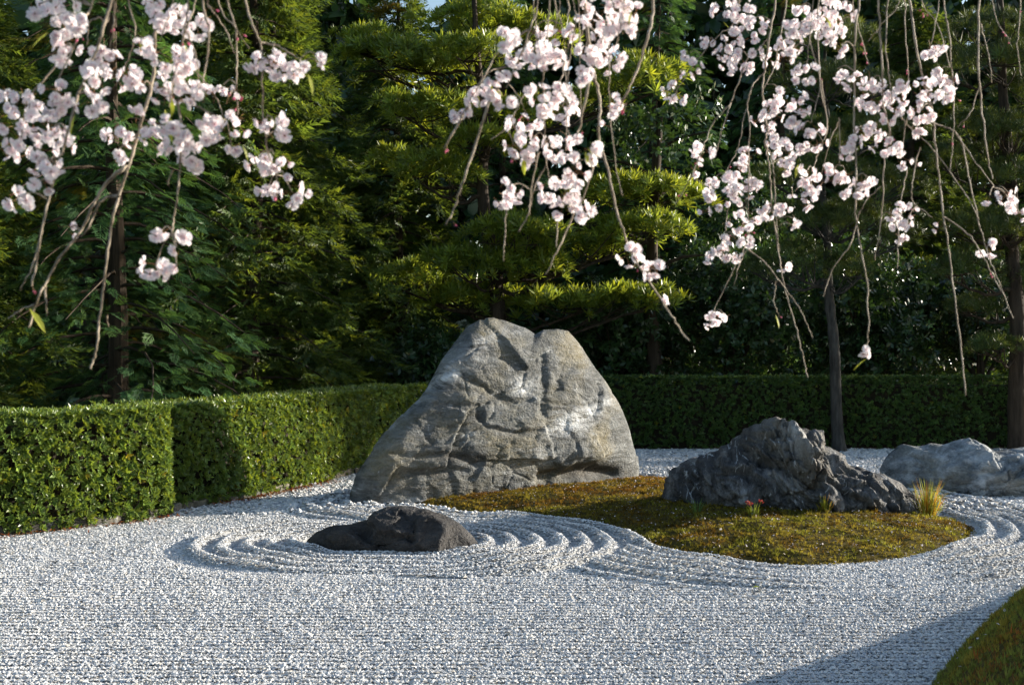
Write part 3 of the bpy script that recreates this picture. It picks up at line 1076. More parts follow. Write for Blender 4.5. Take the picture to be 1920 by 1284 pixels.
grass(1738, 977, 230, .38, .24, (.8, 1.0, .8), 'large bushy yellow grass tuft at the right foot of the charcoal rock', dry=.3)
grass(1548, 990, 70, .20, .12, (.75, .95, .7), 'small yellow grass tuft in front of the charcoal rock', dry=.2)
grass(1306, 986, 30, .22, .14, (.35, .65, .9), 'sparse green grass blades at the left foot of the charcoal rock')
grass(1412, 996, 34, .16, .10, (.5, .7, .5), 'small plant with red-tinged leaves beside the charcoal rock', name='small_plant', head=(5, (.95, .16, .7)))

# one stray green leaf on the gravel
g = on_ground(1418, 1112)
lf = mesh_data('stray_leaf', [(-.03, 0, 0), (0, -.013, .008), (.03, 0, .002), (0, .013, .01)], [(0, 1, 2, 3)], [M['young_leaf']], np.ones((4, 3)))
tag(link('stray_leaf', lf, None, (g[0], g[1], gravel_z(np.array([g]))[0] + .03)), 'single yellow-green leaf lying on the gravel before the moss', 'leaf')


# ------------------------------------------------------------------ foliage templates
def quad_piece(p, q, w, nrm):
    """slim diamond from p to q"""
    p, q = np.array(p, float), np.array(q, float)
    ax = q - p
    s = unit(np.cross(nrm, ax)) * w * .5
    m = p + ax * .5
    return [p, m + s, q, m - s]


def cypress_frond():
    T, F = [], []
    L = 1.0

    def put(p, q, w, nrm=(0, 0, 1)):
        b = len(T); T.extend(quad_piece(p, q, w, nrm)); F.append((b, b + 1, b + 2, b + 3))
    put((0, 0, 0), (L, 0, -.10), .07)
    rs = random.Random(5)
    for k in range(7):
        x = .10 + .125 * k
        for sgn in (1, -1):
            l = .52 * (1 - .6 * x) * rs.uniform(.8, 1.15)
            z0 = -.10 * x * x
            e = (x + l * .72, sgn * l * .72, z0 - .06 * l + rs.uniform(-.05, .05))
            put((x, 0, z0), e, .065, (rs.uniform(-.3, .3), rs.uniform(-.3, .3), 1))
            if k < 5:
                m = np.array((x, 0, z0)) * .45 + np.array(e) * .55
                put(m, m + (l * .42, -sgn * l * .02, -.02), .055, (rs.uniform(-.3, .3), 0, 1))
    return np.array(T), np.array(F)


def cedar_spray():
    T, F = [], []
    rs = random.Random(9)
    for k in range(6):
        a = (k - 2.5) * .38 + rs.uniform(-.1, .1)
        l = 1 - .22 * abs(k - 2.5) / 2.5
        el = rs.uniform(-.25, .15)
        prev = np.zeros(3)
        for j in range(4):
            t = (j + 1) / 4
            p = np.array([math.cos(a) * l * t, math.sin(a) * l * t, el * t + .22 * t * t * l - .30 * t * l])
            ax = unit(p - prev)
            for sgn in (1, -1):
                roll = rs.uniform(0, 3.14)
                sd = unit(np.cross(ax, (math.sin(roll), math.cos(roll), .7)))
                b = len(T)
                T.extend([prev - sd * .012, prev + ax * .12 + sd * .06, prev + ax * (.27 + .06 * rs.random()) + sgn * sd * (.09 + .04 * rs.random())])
                F.append((b, b + 1, b + 2))
            prev = p
        b = len(T)
        sd = unit(np.cross(ax, (0, 0, 1)))
        T.extend([prev - sd * .03, prev + sd * .03, prev + ax * .16]); F.append((b, b + 1, b + 2))
    return np.array(T), np.array(F)


def strap_tuft(nl=13, W=.17):
    T, F = [], []
    rs = random.Random(3)
    for k in range(nl):
        a = k * 2.4
        t = R(18 + 62 * ((k + .5) / nl))
        ax = np.array([math.cos(t), math.sin(t) * math.cos(a), math.sin(t) * math.sin(a)])
        sd = np.array([0, -math.sin(a), math.cos(a)])
        b = len(T)
        l = rs.uniform(.8, 1.1)
        T += [ax * .03, ax * l * .5 + sd * W * .5, ax * l, ax * l * .5 - sd * W * .5]
        F.append((b, b + 1, b + 2, b + 3))
    return np.array(T), np.array(F)


def oval_spray():
    """twig end with broad glossy leaves"""
    T, F = [], []
    rs = random.Random(11)
    for k in range(6):
        a = k * 2.4
        t = R(40 + 35 * rs.random())
        ax = np.array([math.cos(t), math.sin(t) * math.cos(a), math.sin(t) * math.sin(a)])
        sd = np.array([0, -math.sin(a), math.cos(a)])
        p = np.array([.16 * k - .3, 0, 0])
        b = len(T)
        T += [p, p + ax * .5 + sd * .23, p + ax * 1.0, p + ax * .5 - sd * .23]
        F.append((b, b + 1, b + 2, b + 3))
    return np.array(T), np.array(F)


CYP, CED, STRAP, NEEDLE, OVAL = cypress_frond(), cedar_spray(), strap_tuft(), strap_tuft(20, .07), oval_spray()


def conifer_crown(seed, H, Rm, kind, nbr, per, z0=.5, droop=.25):
    """foliage of a conifer with its branches; returns (crown mesh, wood mesh)"""
    global rng
    keep, rng = rng, np.random.default_rng(seed)
    T, F = CYP if kind == 'cypress' else CED
    fo, wo = Bag(), Bag()
    for i in range(nbr):
        u = (i + rng.random()) / nbr
        z = z0 + (H - z0) * u ** .95
        r = Rm * (1 - .80 * u ** 1.4) * rng.uniform(.72, 1.12)
        if rng.random() < .10: continue
        az = i * 2.399 + rng.uniform(-.35, .35)
        o = np.array([math.cos(az), math.sin(az), 0]); sd = np.array([-o[1], o[0], 0])
        tt = np.linspace(0, 1, 6)
        path = np.array([[0, 0, z]]) + tt[:, None] * r * o + np.c_[0 * tt, 0 * tt, r * (.16 * tt - (droop + .14) * tt * tt * 1.3)] + sd * (np.sin(tt * 3) * rng.uniform(-.12, .12) * r)[:, None]
        V, Fb, cap = tube(path, np.linspace(.026, .006, 6), 4)
        wo.add(V, Fb)
        # a branch carries a flat plume of sprays, so crowns read as tiers with dark gaps
        n = int(per * (.35 + .65 * r / Rm))
        t = .14 + .91 * rng.random(n) ** .75
        base = np.c_[np.interp(t, tt, path[:, 0]), np.interp(t, tt, path[:, 1]), np.interp(t, tt, path[:, 2])]
        lat = rng.normal(0, .17, n) * (1.25 - t * .7) * (r / 1.2 + .35)
        P = base + sd * lat[:, None] + np.c_[np.zeros((n, 2)), rng.normal(-.03, .06, n) - np.abs(lat) * .35]
        d = o * 1.0 + sd * (np.sign(lat) * (.25 + np.abs(lat) * 2.0))[:, None] + rng.normal(0, .25, (n, 3)) + np.array([0, 0, -.35 if kind == 'cypress' else -.25])
        size = (.185 if kind == 'cypress' else .275) * rng.lognormal(0, .25, n)
        V, FF = inst(T, F, frames(d, rng.normal(0, .45, n)), P, size)
        tone = rng.lognormal(0, .14) 
        c = np.ones((n, 3)) * rng.lognormal(0, .2, (n, 1)) * tone
        c *= np.where(rng.random((n, 1)) < .22, (1.3, 1.1, .8), (1, 1, 1))
        if rng.random() < .05: c *= (1.7, .8, .5)                   # browned branch
        fo.add(V, FF, np.repeat(c, len(T), 0))
    rng = keep

    def data(b, nm, mat):
        return mesh_data(nm, np.concatenate(b.V), [np.concatenate(f) for f in b.F.values()], [mat], np.concatenate(b.C))
    tz = np.linspace(-.1, H * .97, 9)
    V, Fb, cap = tube(np.c_[.05 * np.sin(tz * .9), .05 * np.cos(tz * .7), tz], np.linspace(.15, .03, 9), 9)
    wo2 = Bag(); wo2.add(V, Fb)
    return data(fo, kind + '_crown', M['hinoki' if kind == 'cypress' else 'sugi']), data(wo, 'branches', M['bark']), data(wo2, 'trunk', M['bark'])


CROWNS = {'cypress': [conifer_crown(21, 8.6, 2.0, 'cypress', 112, 60), conifer_crown(22, 8.8, 1.8, 'cypress', 100, 54)],
          'cedar': [conifer_crown(31, 9.2, 1.9, 'cedar', 108, 38, droop=.3), conifer_crown(32, 8.8, 2.2, 'cedar', 108, 38, droop=.2)]}


def conifer(kind, var, x, y, rot, s, label):
    cr, wo, tr = CROWNS[kind][var]
    t = empty(kind + '_tree', (x, y, -.04), label, 'tree', 'conifers behind the hedge')
    t.rotation_euler = (0, 0, rot); t.scale = (s, s, s)
    link('crown', cr, t); link('branches', wo, t); link('trunk', tr, t)
    return t


conifer('cypress', 0, -4.75, 15.3, .4, .95, 'lit green cypress close behind the left hedge, its trunk showing')
conifer('cedar', 0, -6.7, 14.6, 1.2, .9, 'cedar at the far left edge with long drooping sprays')
conifer('cedar', 1, -3.9, 19.3, 2.3, 1.0, 'yellow-green cedar between the left cypress and the layered tree')
conifer('cypress', 1, -5.9, 19.0, 4.0, 1.0, 'cypress standing behind the lit cypress on the left')
conifer('cedar', 0, -2.2, 24.6, .7, .95, 'slim cedar just left of the layered tree behind the boulder')
conifer('cedar', 0, -8.3, 18.6, 3.3, 1.0, 'dark cedar in the second row at the far left edge')
conifer('cypress', 0, -7.9, 24.0, 2.0, 1.1, 'back row cypress showing high at the left')
conifer('cedar', 1, -4.6, 24.6, 5.0, 1.1, 'back row cedar between the left conifers')
conifer('cypress', 1, -.2, 26.0, 1.0, 1.0, 'back row cypress behind the layered tree')
conifer('cypress', 0, 3.0, 26.6, 5.2, 1.1, 'tall dark cypress behind the middle cherry blossoms')
conifer('cypress', 1, 6.0, 28.4, .2, 1.15, 'dark cypress behind the slim pine at the right')
conifer('cedar', 1, 9.2, 29.5, 3.9, 1.1, 'far dark cedar behind the right hand pine')
conifer('cypress', 0, 12.2, 30.0, 1.7, 1.1, 'far cypress at the right edge of the trees')

conifer('cypress', 1, 12.7, 21.3, 2.8, .95, 'cypress standing beyond the right edge of the picture')
conifer('cedar', 1, 13.6, 23.6, .9, .8, 'cedar standing beyond the right edge of the picture')

# ---- broadleaved evergreens behind the right hedge
def broadleaf(x, y, r, h, seed, label, n=2300):
    rs = np.random.default_rng(seed)
    root = empty('camellia_tree', (x, y, -.04), label, 'tree', 'glossy evergreens behind the right hedge')
    lob = unit(rs.normal(size=(16, 3)) * (1, 1, .9)); rad = rs.uniform(.65, 1., 16)
    cen = lob * rad[:, None] * np.array([r, r, h * .45]) * .68 + (0, 0, h * .54)
    which = rs.integers(0, 16, n)
    dv = unit(rs.normal(size=(n, 3)) + (0, 0, .25))
    P = cen[which] + dv * rs.uniform(.55, 1.05, (n, 1)) * np.array([r, r, h * .45]) * .45
    P[:, 2] = np.maximum(P[:, 2], .15)
    d = unit(dv + rs.normal(0, .45, (n, 3)) + (0, 0, -.1))
    V, F = inst(OVAL[0], OVAL[1], frames(d, rs.uniform(0, 6.28, n)), P, .105 * rs.lognormal(0, .2, n))
    c = np.ones((n, 3)) * rs.lognormal(0, .25, (n, 1)) * rs.lognormal(0, .2, 16)[which][:, None]
    b = Bag(); b.add(V, F, np.repeat(c, len(OVAL[0]), 0)); b.build('crown', M['camellia'], root)
    w = Bag()
    V, F, cap = tube([(0, 0, 0), (.05, 0, h * .3), (-.03, .04, h * .8)], [.10, .08, .03], 7); w.add(V, F)
    for k in range(16):
        z = h * (.18 + .5 * rs.random())
        V, F, cap = tube([(0, 0, z), tuple(cen[k] * .5 + np.array([0, 0, z]) * .5 + (0, 0, .05)), tuple(cen[k])], [.035, .025, .012], 5); w.add(V, F)
    w.build('trunk', M['bark'], root)


broadleaf(1.9, 22.6, 1.4, 3.2, 41, 'glossy dark evergreen behind the right shoulder of the boulder')
broadleaf(3.9, 22.6, 1.5, 4.0, 42, 'glossy camellia with catching leaves left of the slim trunk')
broadleaf(6.2, 22.9, 1.6, 4.2, 43, 'dense dark camellia right of the slim trunk')
broadleaf(8.6, 23.6, 1.5, 3.6, 44, 'dark camellia behind the right end of the hedge')
broadleaf(4.6, 25.2, 1.7, 6.2, 45, 'taller dark evergreen above the camellias behind the right hedge', 2000)
broadleaf(-1.4, 20.9, 1.0, 2.2, 46, 'low dark evergreen behind the hedge left of the boulder', 1000)

# far wood that closes the view
n = 10500
P = np.c_[rng.uniform(-17, 19, n), rng.uniform(32, 35.5, n), 12.0 * rng.random(n) ** 1.3]
top = 11.2 + 1.8 * fbm(np.c_[P[:, 0] * .5, np.zeros(n), np.zeros(n)], 3) - 3.2 * np.exp(-((P[:, 0] + 2.6) / 1.1) ** 2)
P = P[P[:, 2] < top]
n = len(P)
V, F = inst(OVAL[0], OVAL[1], frames(rng.normal(size=(n, 3)), rng.uniform(0, 6.28, n)), P, .58 * rng.lognormal(0, .25, n))
o = link('far_wood', mesh_data('far_wood', V, F, [M['camellia']], np.repeat(np.ones((n, 3)) * rng.lognormal(0, .3, (n, 1)), len(OVAL[0]), 0)))
tag(o, 'dark mass of distant trees closing the view behind the conifers', 'wood', None, 'stuff')


# ---- layered (cloud pruned) trees
def layered(name, label, y, trunk_px, trad, pads, tmpl, mat, bark, leaf, dens=150, group='layered garden trees'):
    base = at(trunk_px[0][0], trunk_px[0][1], y); base[2] = -.03
    root = empty(name, tuple(base), label, 'tree', group)
    tp = np.array([at(px, py, y) for px, py in trunk_px])
    tp[0, 2] = -.03
    tp = spline(tp, 5)
    tp[:, 1] += .05 * np.sin(np.arange(len(tp)) * .5)
    rad = np.linspace(trad[0], trad[1], len(tp))
    rad[0] *= 1.25; rad[1] *= 1.1
    V, F, cap = tube(tp - base, rad, 12, .03)
    b = Bag(); b.add(V, F); b.F.setdefault(3, []).append(cap)
    b.build('trunk', bark, root, smooth=True)
    for (px, py, rx, ry, dy) in pads:
        yy = y + dy
        c = at(px, py, yy)
        a = rx / FPX * yy; h = ry / FPX * yy; bd = max(a * .75, .3)
        # limb from the trunk, out and slightly up into the pad
        j = np.argmin(np.abs(tp[:, 2] - (c[2] - h * .9 - .25 * abs(c[0] - tp[len(tp) // 2, 0]))))
        s0 = tp[j]
        mid = s0 * .45 + c * .55 + np.array([0, 0, -h * .9])
        tip = c + np.array([np.sign(c[0] - s0[0]) * a * .45, 0, -h * .45])
        lp = spline([s0, s0 * .75 + mid * .25 + np.array([0, 0, .06]), mid, tip], 5) + rng.normal(0, .012, (16, 3))
        w = Bag()
        r0 = min(rad[j] * .6, .055)
        V, F, cap = tube(lp - base, np.linspace(r0, .012, 16), 7, .06); w.add(V, F)
        for k in range(9):
            s1 = lp[random.randint(8, 15)]
            ang = random.uniform(0, 6.28); rr = random.uniform(.5, .95)
            e = c + np.array([math.cos(ang) * a * rr, math.sin(ang) * bd * rr, -h * random.uniform(.0, .4)])
            V, F, cap = tube(np.array([s1, s1 * .5 + e * .5 + (0, 0, -.04), e]) - base, [.014, .010, .006], 4); w.add(V, F)
        w.build('limb', bark, root)
        # pad: dome of leaf tufts, flat and thin below
        n = int(dens * math.pi * a * bd * (1 + .6 * h / a)) + 30
        ang = rng.uniform(0, 6.283, n); rr = rng.random(n) ** .5
        edge = 1 + .22 * np.sin(ang * 3 + px) + .14 * np.sin(ang * 7 + py)
        x = np.cos(ang) * rr * a * edge; yv = np.sin(ang) * rr * bd * edge
        lump = fbm(np.c_[x * 2.6 + px, yv * 2.6, np.full(n, py * .1)], 2)
        topz = h * (1.05 * np.sqrt(np.clip(1 - rr ** 2, 0, 1)) - .25) + h * .55 * lump
        dz = np.where(rng.random(n) < .72, rng.exponential(.05, n), rng.uniform(0, 1, n) * h * 1.1)
        P = c + np.c_[x, yv, topz - dz]
        d = np.c_[x / a * .9, yv / bd * .9, .9 + 0 * x] + rng.normal(0, .35, (n, 3))
        V, F = inst(tmpl[0], tmpl[1], frames(d, rng.uniform(0, 6.28, n)), P - base, leaf * rng.lognormal(0, .2, n))
        cc = np.ones((n, 3)) * rng.lognormal(0, .2, (n, 1))
        cc *= np.where(rng.random((n, 1)) < .25, (1.3, 1.15, .8), (1, 1, 1))
        f = Bag(); f.add(V, F, np.repeat(cc, len(tmpl[0]), 0)); f.build('foliage_pad', mat, root)
    return root


layered('layered_evergreen', 'layered evergreen with bright yellow-green pads rising behind the boulder', 21.3,
        [(940, 850), (936, 700), (934, 590), (926, 500), (910, 410), (905, 320), (914, 240), (896, 120), (890, 20), (886, -60)], (.16, .03),
        [(740, 112, 105, 42, .5), (690, 80, 60, 32, .8), (830, 120, 65, 35, .5), (890, 40, 95, 35, .6), (1000, 60, 70, 35, .8), (1200, 145, 78, 48, -.2), (1115, 190, 55, 32, .3),
         (795, 205, 80, 36, -.1), (880, 190, 55, 30, .5), (985, 215, 70, 34, .2), (812, 318, 78, 42, -.3), (740, 300, 40, 30, .4), (965, 440, 92, 44, -.7), (890, 495, 85, 36, -.6), (1010, 500, 60, 32, -.5),
         (770, 520, 60, 34, .1), (1200, 362, 130, 30, .3), (1205, 425, 95, 34, -.3), (1110, 465, 75, 30, .3), (1050, 568, 95, 26, -.2), (1190, 558, 80, 26, -.4), (880, 560, 90, 28, .2), (890, 95, 70, 30, -.4), (905, 265, 60, 26, -.4)],
        STRAP, M['maki'], M['bark'], .165, 95)
layered('slim_pine', 'slim grey-trunked pine standing in the gravel before the right hedge', 19.85,
        [(1574, 850), (1568, 740), (1562, 640), (1556, 560), (1551, 480), (1546, 400), (1542, 320), (1552, 240), (1545, 160), (1550, 60)], (.098, .024),
        [(1490, 480, 68, 34, -.2), (1590, 505, 60, 32, -.3), (1430, 500, 45, 26, .3), (1600, 405, 85, 34, .2), (1520, 400, 70, 32, .3), (1660, 345, 80, 34, .3), (1470, 330, 55, 28, .5),
         (1600, 250, 95, 36, -.3), (1545, 150, 85, 34, -.3), (1680, 440, 50, 24, .4), (1640, 160, 60, 26, .6), (1548, 320, 80, 32, -.4), (1552, 70, 90, 36, -.3), (1555, 415, 60, 30, -.4)],
        NEEDLE, M['pine'], M['bark_grey'], .13, 110)
layered('leaning_pine', 'dark-trunked pine with stacked pads at the right edge', 20.0,
        [(1910, 850), (1908, 740), (1906, 600), (1900, 480), (1896, 380), (1888, 260), (1880, 130), (1874, 20), (1870, -60)], (.15, .035),
        [(1800, 505, 62, 30, -.3), (1850, 470, 60, 30, .2), (1830, 575, 60, 22, .2), (1868, 648, 55, 22, -.4), (1800, 300, 70, 36, .3), (1840, 240, 80, 40, .2), (1885, 330, 75, 36, -.2),
         (1840, 420, 85, 32, -.2), (1860, 60, 85, 46, .2), (1790, 120, 55, 34, .5), (1915, 170, 60, 44, .3), (1940, 520, 60, 34, .1), (1895, 250, 60, 34, -.4), (1890, 110, 70, 36, -.4), (1900, 430, 50, 28, -.4)],
        NEEDLE, M['pine'], M['bark'], .135, 110)

# bare dark trunk behind the hedge, right of the boulder
tr = empty('dark_trunk_tree', (2.42, 21.9, -.04), 'bare dark trunk behind the hedge right of the boulder', 'tree')
V, F, cap = tube(spline([(0, 0, 0), (.03, .02, 1.2), (-.04, 0, 2.6), (.02, .03, 4.2), (.1, 0, 5.6)], 4), np.linspace(.15, .07, 17), 10, .03)
b = Bag(); b.add(V, F); b.build('trunk', M['bark'], tr, smooth=True)
b = Bag()
for k in range(7):
    z = 3 + .4 * k; a = k * 2.4
    V, F, cap = tube([(0, 0, z), (math.cos(a) * .5, math.sin(a) * .5, z + .2), (math.cos(a) * 1.0, math.sin(a) * 1.0, z + .25)], [.04, .03, .012], 5)
    b.add(V, F)
b.build('branches', M['bark'], tr)
n = 260
a = rng.uniform(0, 6.28, n); r_ = rng.uniform(.3, 1.2, n)
V, F = inst(OVAL[0], OVAL[1], frames(np.c_[np.cos(a), np.sin(a), rng.normal(0, .4, n)], rng.uniform(0, 6.28, n)), np.c_[np.cos(a) * r_, np.sin(a) * r_, rng.uniform(4.8, 6.0, n)], np.full(n, .12))
b = Bag(); b.add(V, F, np.repeat(rng.lognormal(0, .2, (n, 1)) * np.ones((n, 3)), len(OVAL[0]), 0)); b.build('crown', M['camellia'], tr)


# ------------------------------------------------------------------ weeping cherry branches
def flower_mesh(seed, npet, openness, half=False):
    """one blossom at the origin facing +X, its stalk running back along -X; radius 1 unit"""
    rs = random.Random(seed)
    T, F, C, MI = [], [], [], []
    for k in range(npet):
        ring = k // 5
        a = 2 * math.pi * k / 5 + ring * .63 + rs.uniform(-.16, .16)
        t = R((72 - 24 * ring) * openness + rs.uniform(-9, 9))
        l = (1 - .18 * ring) * rs.uniform(.88, 1.08)
        ax = np.array([math.cos(t), math.sin(t) * math.cos(a), math.sin(t) * math.sin(a)])
        sd = np.array([0, -math.sin(a), math.cos(a)])
        nm = np.cross(sd, ax)
        w = .50 * l
        cup = .12
        tw = rs.uniform(-.10, .10)
        pts = [ax * .08, ax * l * .45 + sd * w * .75 + nm * (cup + tw), ax * l * .85 + sd * w + nm * cup * .4, ax * l * 1.02 + sd * w * .38, ax * l * .92, ax * l * 1.02 - sd * w * .38,
               ax * l * .85 - sd * w + nm * cup * .4, ax * l * .45 - sd * w * .75 + nm * (cup - tw), ax * l * .5]
        b = len(T)
        T += pts
        F += [(b, b + 1, b + 8), (b + 1, b + 2, b + 8), (b + 2, b + 3, b + 4), (b + 2, b + 4, b + 8), (b + 8, b + 4, b + 6), (b + 4, b + 5, b + 6), (b + 8, b + 6, b + 7), (b, b + 8, b + 7)]
        pk = rs.uniform(.92, 1.04)
        ctr = np.array([1.0, .78, .84]); rim = np.array([1.02, 1.0, 1.0]) * pk
        C += [ctr] + [rim] * 7 + [rim * .5 + (rim * ctr) * .5]
        MI += [0] * 8
    # calyx cone and stalk
    b = len(T)
    for (x, r) in ((.10, .13), (-.30, .08), (-.34, .028), (-1.0, .028), (-1.7, .032)):
        yo = 0 if x > -.5 else (.05 if x > -1.2 else .14)
        for j in range(4):
            a = math.pi / 2 * j
            T.append(np.array([x, yo + r * math.cos(a), r * math.sin(a)])); C.append(np.array([1., .9, .9]))
    for s in range(4):
        for j in range(4):
            p, q = b + s * 4 + j, b + s * 4 + (j + 1) % 4
            F += [(p, q, q + 4), (p, q + 4, p + 4)]; MI += [1, 1]
    return mesh_data('blossom', np.array(T) * .0165, np.array(F), [M['blossom'], M['pedicel']], np.array(C), False, MI)


def bud_mesh(seed):
    rs = random.Random(seed)
    T, F, C, MI = [], [], [], []
    prof = [(.62, .02), (.5, .16), (.25, .24), (0, .18), (-.12, .11), (-.38, .08), (-.42, .028), (-1.1, .028), (-1.7, .03)]
    for i, (x, r) in enumerate(prof):
        for j in range(5):
            a = 2 * math.pi * j / 5
            T.append(np.array([x, r * math.cos(a) + (.1 * (x + .4) ** 2 if x < -.4 else 0), r * math.sin(a)])); C.append(np.array([1, 1, 1.]) * rs.uniform(.85, 1.25))
    for i in range(len(prof) - 1):
        for j in range(5):
            p, q = i * 5 + j, i * 5 + (j + 1) % 5
            F += [(p, q, q + 5), (p, q + 5, p + 5)]; MI += [0 if i < 3 else 1] * 2
    return mesh_data('bud', np.array(T) * .016, np.array(F), [M['bud'], M['pedicel']], np.array(C), True, MI)


FLOWERS = [flower_mesh(1, 7, 1.0), flower_mesh(2, 8, .9), flower_mesh(3, 6, 1.1), flower_mesh(4, 5, 1.0), flower_mesh(5, 10, 1.0), flower_mesh(6, 10, .6), flower_mesh(7, 5, .45)]
BUDS = [bud_mesh(1), bud_mesh(2)]
lt = []
for s in (0, .3, .6, .85):
    lt.append(s)
LEAF = mesh_data('young_leaf', np.array([(0, 0, 0), (.35, .13, .03), (.7, .11, .0), (1, 0, -.08), (.7, -.11, .0), (.35, -.13, .03), (.5, 0, -.03)]) * .045,
                 [(0, 1, 6), (1, 2, 6), (2, 3, 6), (3, 4, 6), (4, 5, 6), (5, 0, 6)], [M['young_leaf']], np.ones((7, 3)))


def cherry(label, D, twigs, clusters, w0, limb, buds=0, leaves=(), fsize=.76, cap=300, pink=()):
    """hanging branch: wood above the frame, each hanging twig a part, its blossoms sub-parts"""
    top = at(limb[0][0], limb[0][1], limb[0][2])
    root = empty('cherry_branch', tuple(top), label, 'cherry branch', 'weeping cherry branches')
    lp = spline([at(*l) for l in limb], 6)
    V, F, cp = tube(lp - top, np.linspace(.032, .016, len(lp)), 9, .05)
    b = Bag(); b.add(V, F); b.build('limb', M['twig'], root, smooth=True)
    info = []
    for k, (pts, w) in enumerate(twigs):
        pts = [tuple(p) for p in pts]
        dep = D + random.uniform(-.16, .16)
        if pts[0][1] <= 30:
            # run on up to the limb above the frame
            limb_px = np.array([(l[0], l[1]) for l in limb])
            x0 = pts[0][0]
            j = np.argmin(np.abs(limb_px[:, 0] - x0))
            lx = x0 + (limb_px[j, 0] - x0) * .25
            ly = np.interp(lx, *zip(*sorted((l[0], l[1]) for l in limb)))
            pre = [(lx, ly), (x0 * .7 + lx * .3 + (x0 - pts[min(1, len(pts) - 1)][0]) * .4, ly * .5)]
            pts = pre + pts
        sp = spline(pts, 6)
        n = len(sp)
        dd = dep + np.linspace(0, 1, n) * random.uniform(-.05, .05) + .01 * np.sin(np.arange(n) * .6)
        if pts[0][1] < -50:
            ld = np.interp(sp[0][0], *zip(*sorted((l[0], l[2]) for l in limb)))
            f = np.clip(-sp[:, 1] / 200, 0, 1) ** 1.3
            dd = dd * (1 - f) + ld * f
        sp = sp + np.c_[rng.normal(0, .8, n), rng.normal(0, .8, n)]
        W = np.array([at(x, y, d) for (x, y), d in zip(sp, dd)])
        r = np.linspace(w * .88, max(w * .45, .0010), n)
        info.append(dict(px=sp, d=dd, W=W, r=r, bag=Bag()))
    # clusters -> nearest twig
    allpx = np.concatenate([i['px'] for i in info]); own = np.concatenate([[k] * len(i['px']) for k, i in enumerate(info)])
    loc = np.concatenate([np.arange(len(i['px'])) for i in info])
    fl = []
    for ci, cl in enumerate(clusters):
        cx, cy, rx, ry, cnt = cl[:5]
        kind = cl[5] if len(cl) > 5 else 0
        dist = np.hypot(allpx[:, 0] - cx, (allpx[:, 1] - (cy - ry * .6)) * (1.0)) + np.where(allpx[:, 1] > cy + 4, 25, 0)
        j = dist.argmin(); ti = info[own[j]]; li = loc[j]
        cd = ti['d'][li] + random.uniform(-.05, .05)
        c = at(cx, cy, cd)
        if dist[j] > 9:
            s = ti['W'][li]
            e = at(cx, cy - ry * .5, cd)
            mid = s * .5 + e * .5 + np.array([0, 0, .006 + .08 * np.linalg.norm(e - s)])
            V, F, cp = tube(spline([s, mid, e], 5), np.linspace(min(ti['r'][li] * .7, .0026), .0012, 11), 5, .05)
            ti['bag'].add(V - top, F)
        a, h = rx / FPX * cd * 1.28, ry / FPX * cd * 1.25
        cnt = int(round(cnt * (1.0 if kind else (1.35 if D < 2.4 else 1.2))))
        for q in range(cnt):
            ang = random.uniform(0, 6.283); rr = math.sqrt(random.random())
            off = np.array([math.cos(ang) * rr * a, random.uniform(-1, 1) * max(a * .8, .012), math.sin(ang) * rr * h])
            pos = c + off
            d = off * np.array([1, 1.0, .8]) / max(a, .01) + np.array([random.gauss(0, .45), random.gauss(-.35, .45), random.gauss(-.30, .45)])
            fl.append((own[j], pos, d, kind, cd))
    nb = 0
    extra = Bag()
    twobj = []
    for k, ti in enumerate(info):
        V, F, cp = tube(ti['W'], ti['r'], 6, .07)
        ti['bag'].add(V - top, F); ti['bag'].F.setdefault(3, []).append(cp + ti['bag'].n - len(V))
        twobj.append(ti['bag'].build('twig', M['twig'], root, smooth=True, colored=False))
    random.shuffle(fl)
    fl.sort(key=lambda f: f[4])
    rest = []
    for idx, (k, pos, d, kind, cd) in enumerate(fl):
        d = unit(d)
        if kind == 1:
            me = random.choice(BUDS) if random.random() < .5 else FLOWERS[6]
        elif kind == 2:
            me = FLOWERS[6] if random.random() < .5 else FLOWERS[5]
        else:
            me = FLOWERS[random.choices(range(7), [5, 5, 4, 2, 4, 2, .7])[0]]
        Mx = frames(np.array([d]), np.array([random.uniform(0, 6.28)]))[0]
        s = fsize * random.uniform(.8, 1.1)
        if idx < cap:
            o = bpy.data.objects.new('bud' if me in BUDS else 'blossom', me)
            COL.objects.link(o)
            o.parent = twobj[k]
            o.location = tuple(pos - top)
            from mathutils import Matrix
            o.rotation_euler = Matrix(Mx.tolist()).to_euler()
            o.scale = (s, s, s)
        else:
            rest.append((me, Mx, pos - top, s))
    if rest:
        Vs, Fs, Cs, MI, n0 = [], [], [], [], 0
        cache = {}
        for me, Mx, p, s in rest:
            if me.name not in cache:
                v = np.empty(len(me.vertices) * 3, np.float32); me.vertices.foreach_get('co', v)
                f = np.empty(len(me.loops), np.int32); me.loops.foreach_get('vertex_index', f)
                m = np.empty(len(me.polygons), np.int32); me.polygons.foreach_get('material_index', m)
                cc = np.empty(len(me.vertices) * 4, np.float32); me.color_attributes['tint'].data.foreach_get('color', cc)
                cache[me.name] = (v.reshape(-1, 3), f.reshape(-1, 3), m + (2 if me in BUDS else 0), cc.reshape(-1, 4)[:, :3])
            v, f, m, cc = cache[me.name]
            Vs.append(v @ Mx.T * s + p); Fs.append(f + n0); Cs.append(cc); MI.append(np.where(m == 3, 1, m)); n0 += len(v)
        me = mesh_data('blossom_mass', np.concatenate(Vs), np.concatenate(Fs), [M['blossom'], M['pedicel'], M['bud']], np.concatenate(Cs), False, np.concatenate(MI))
        tag(link('blossom_mass', me, root), None, None, None, 'stuff')
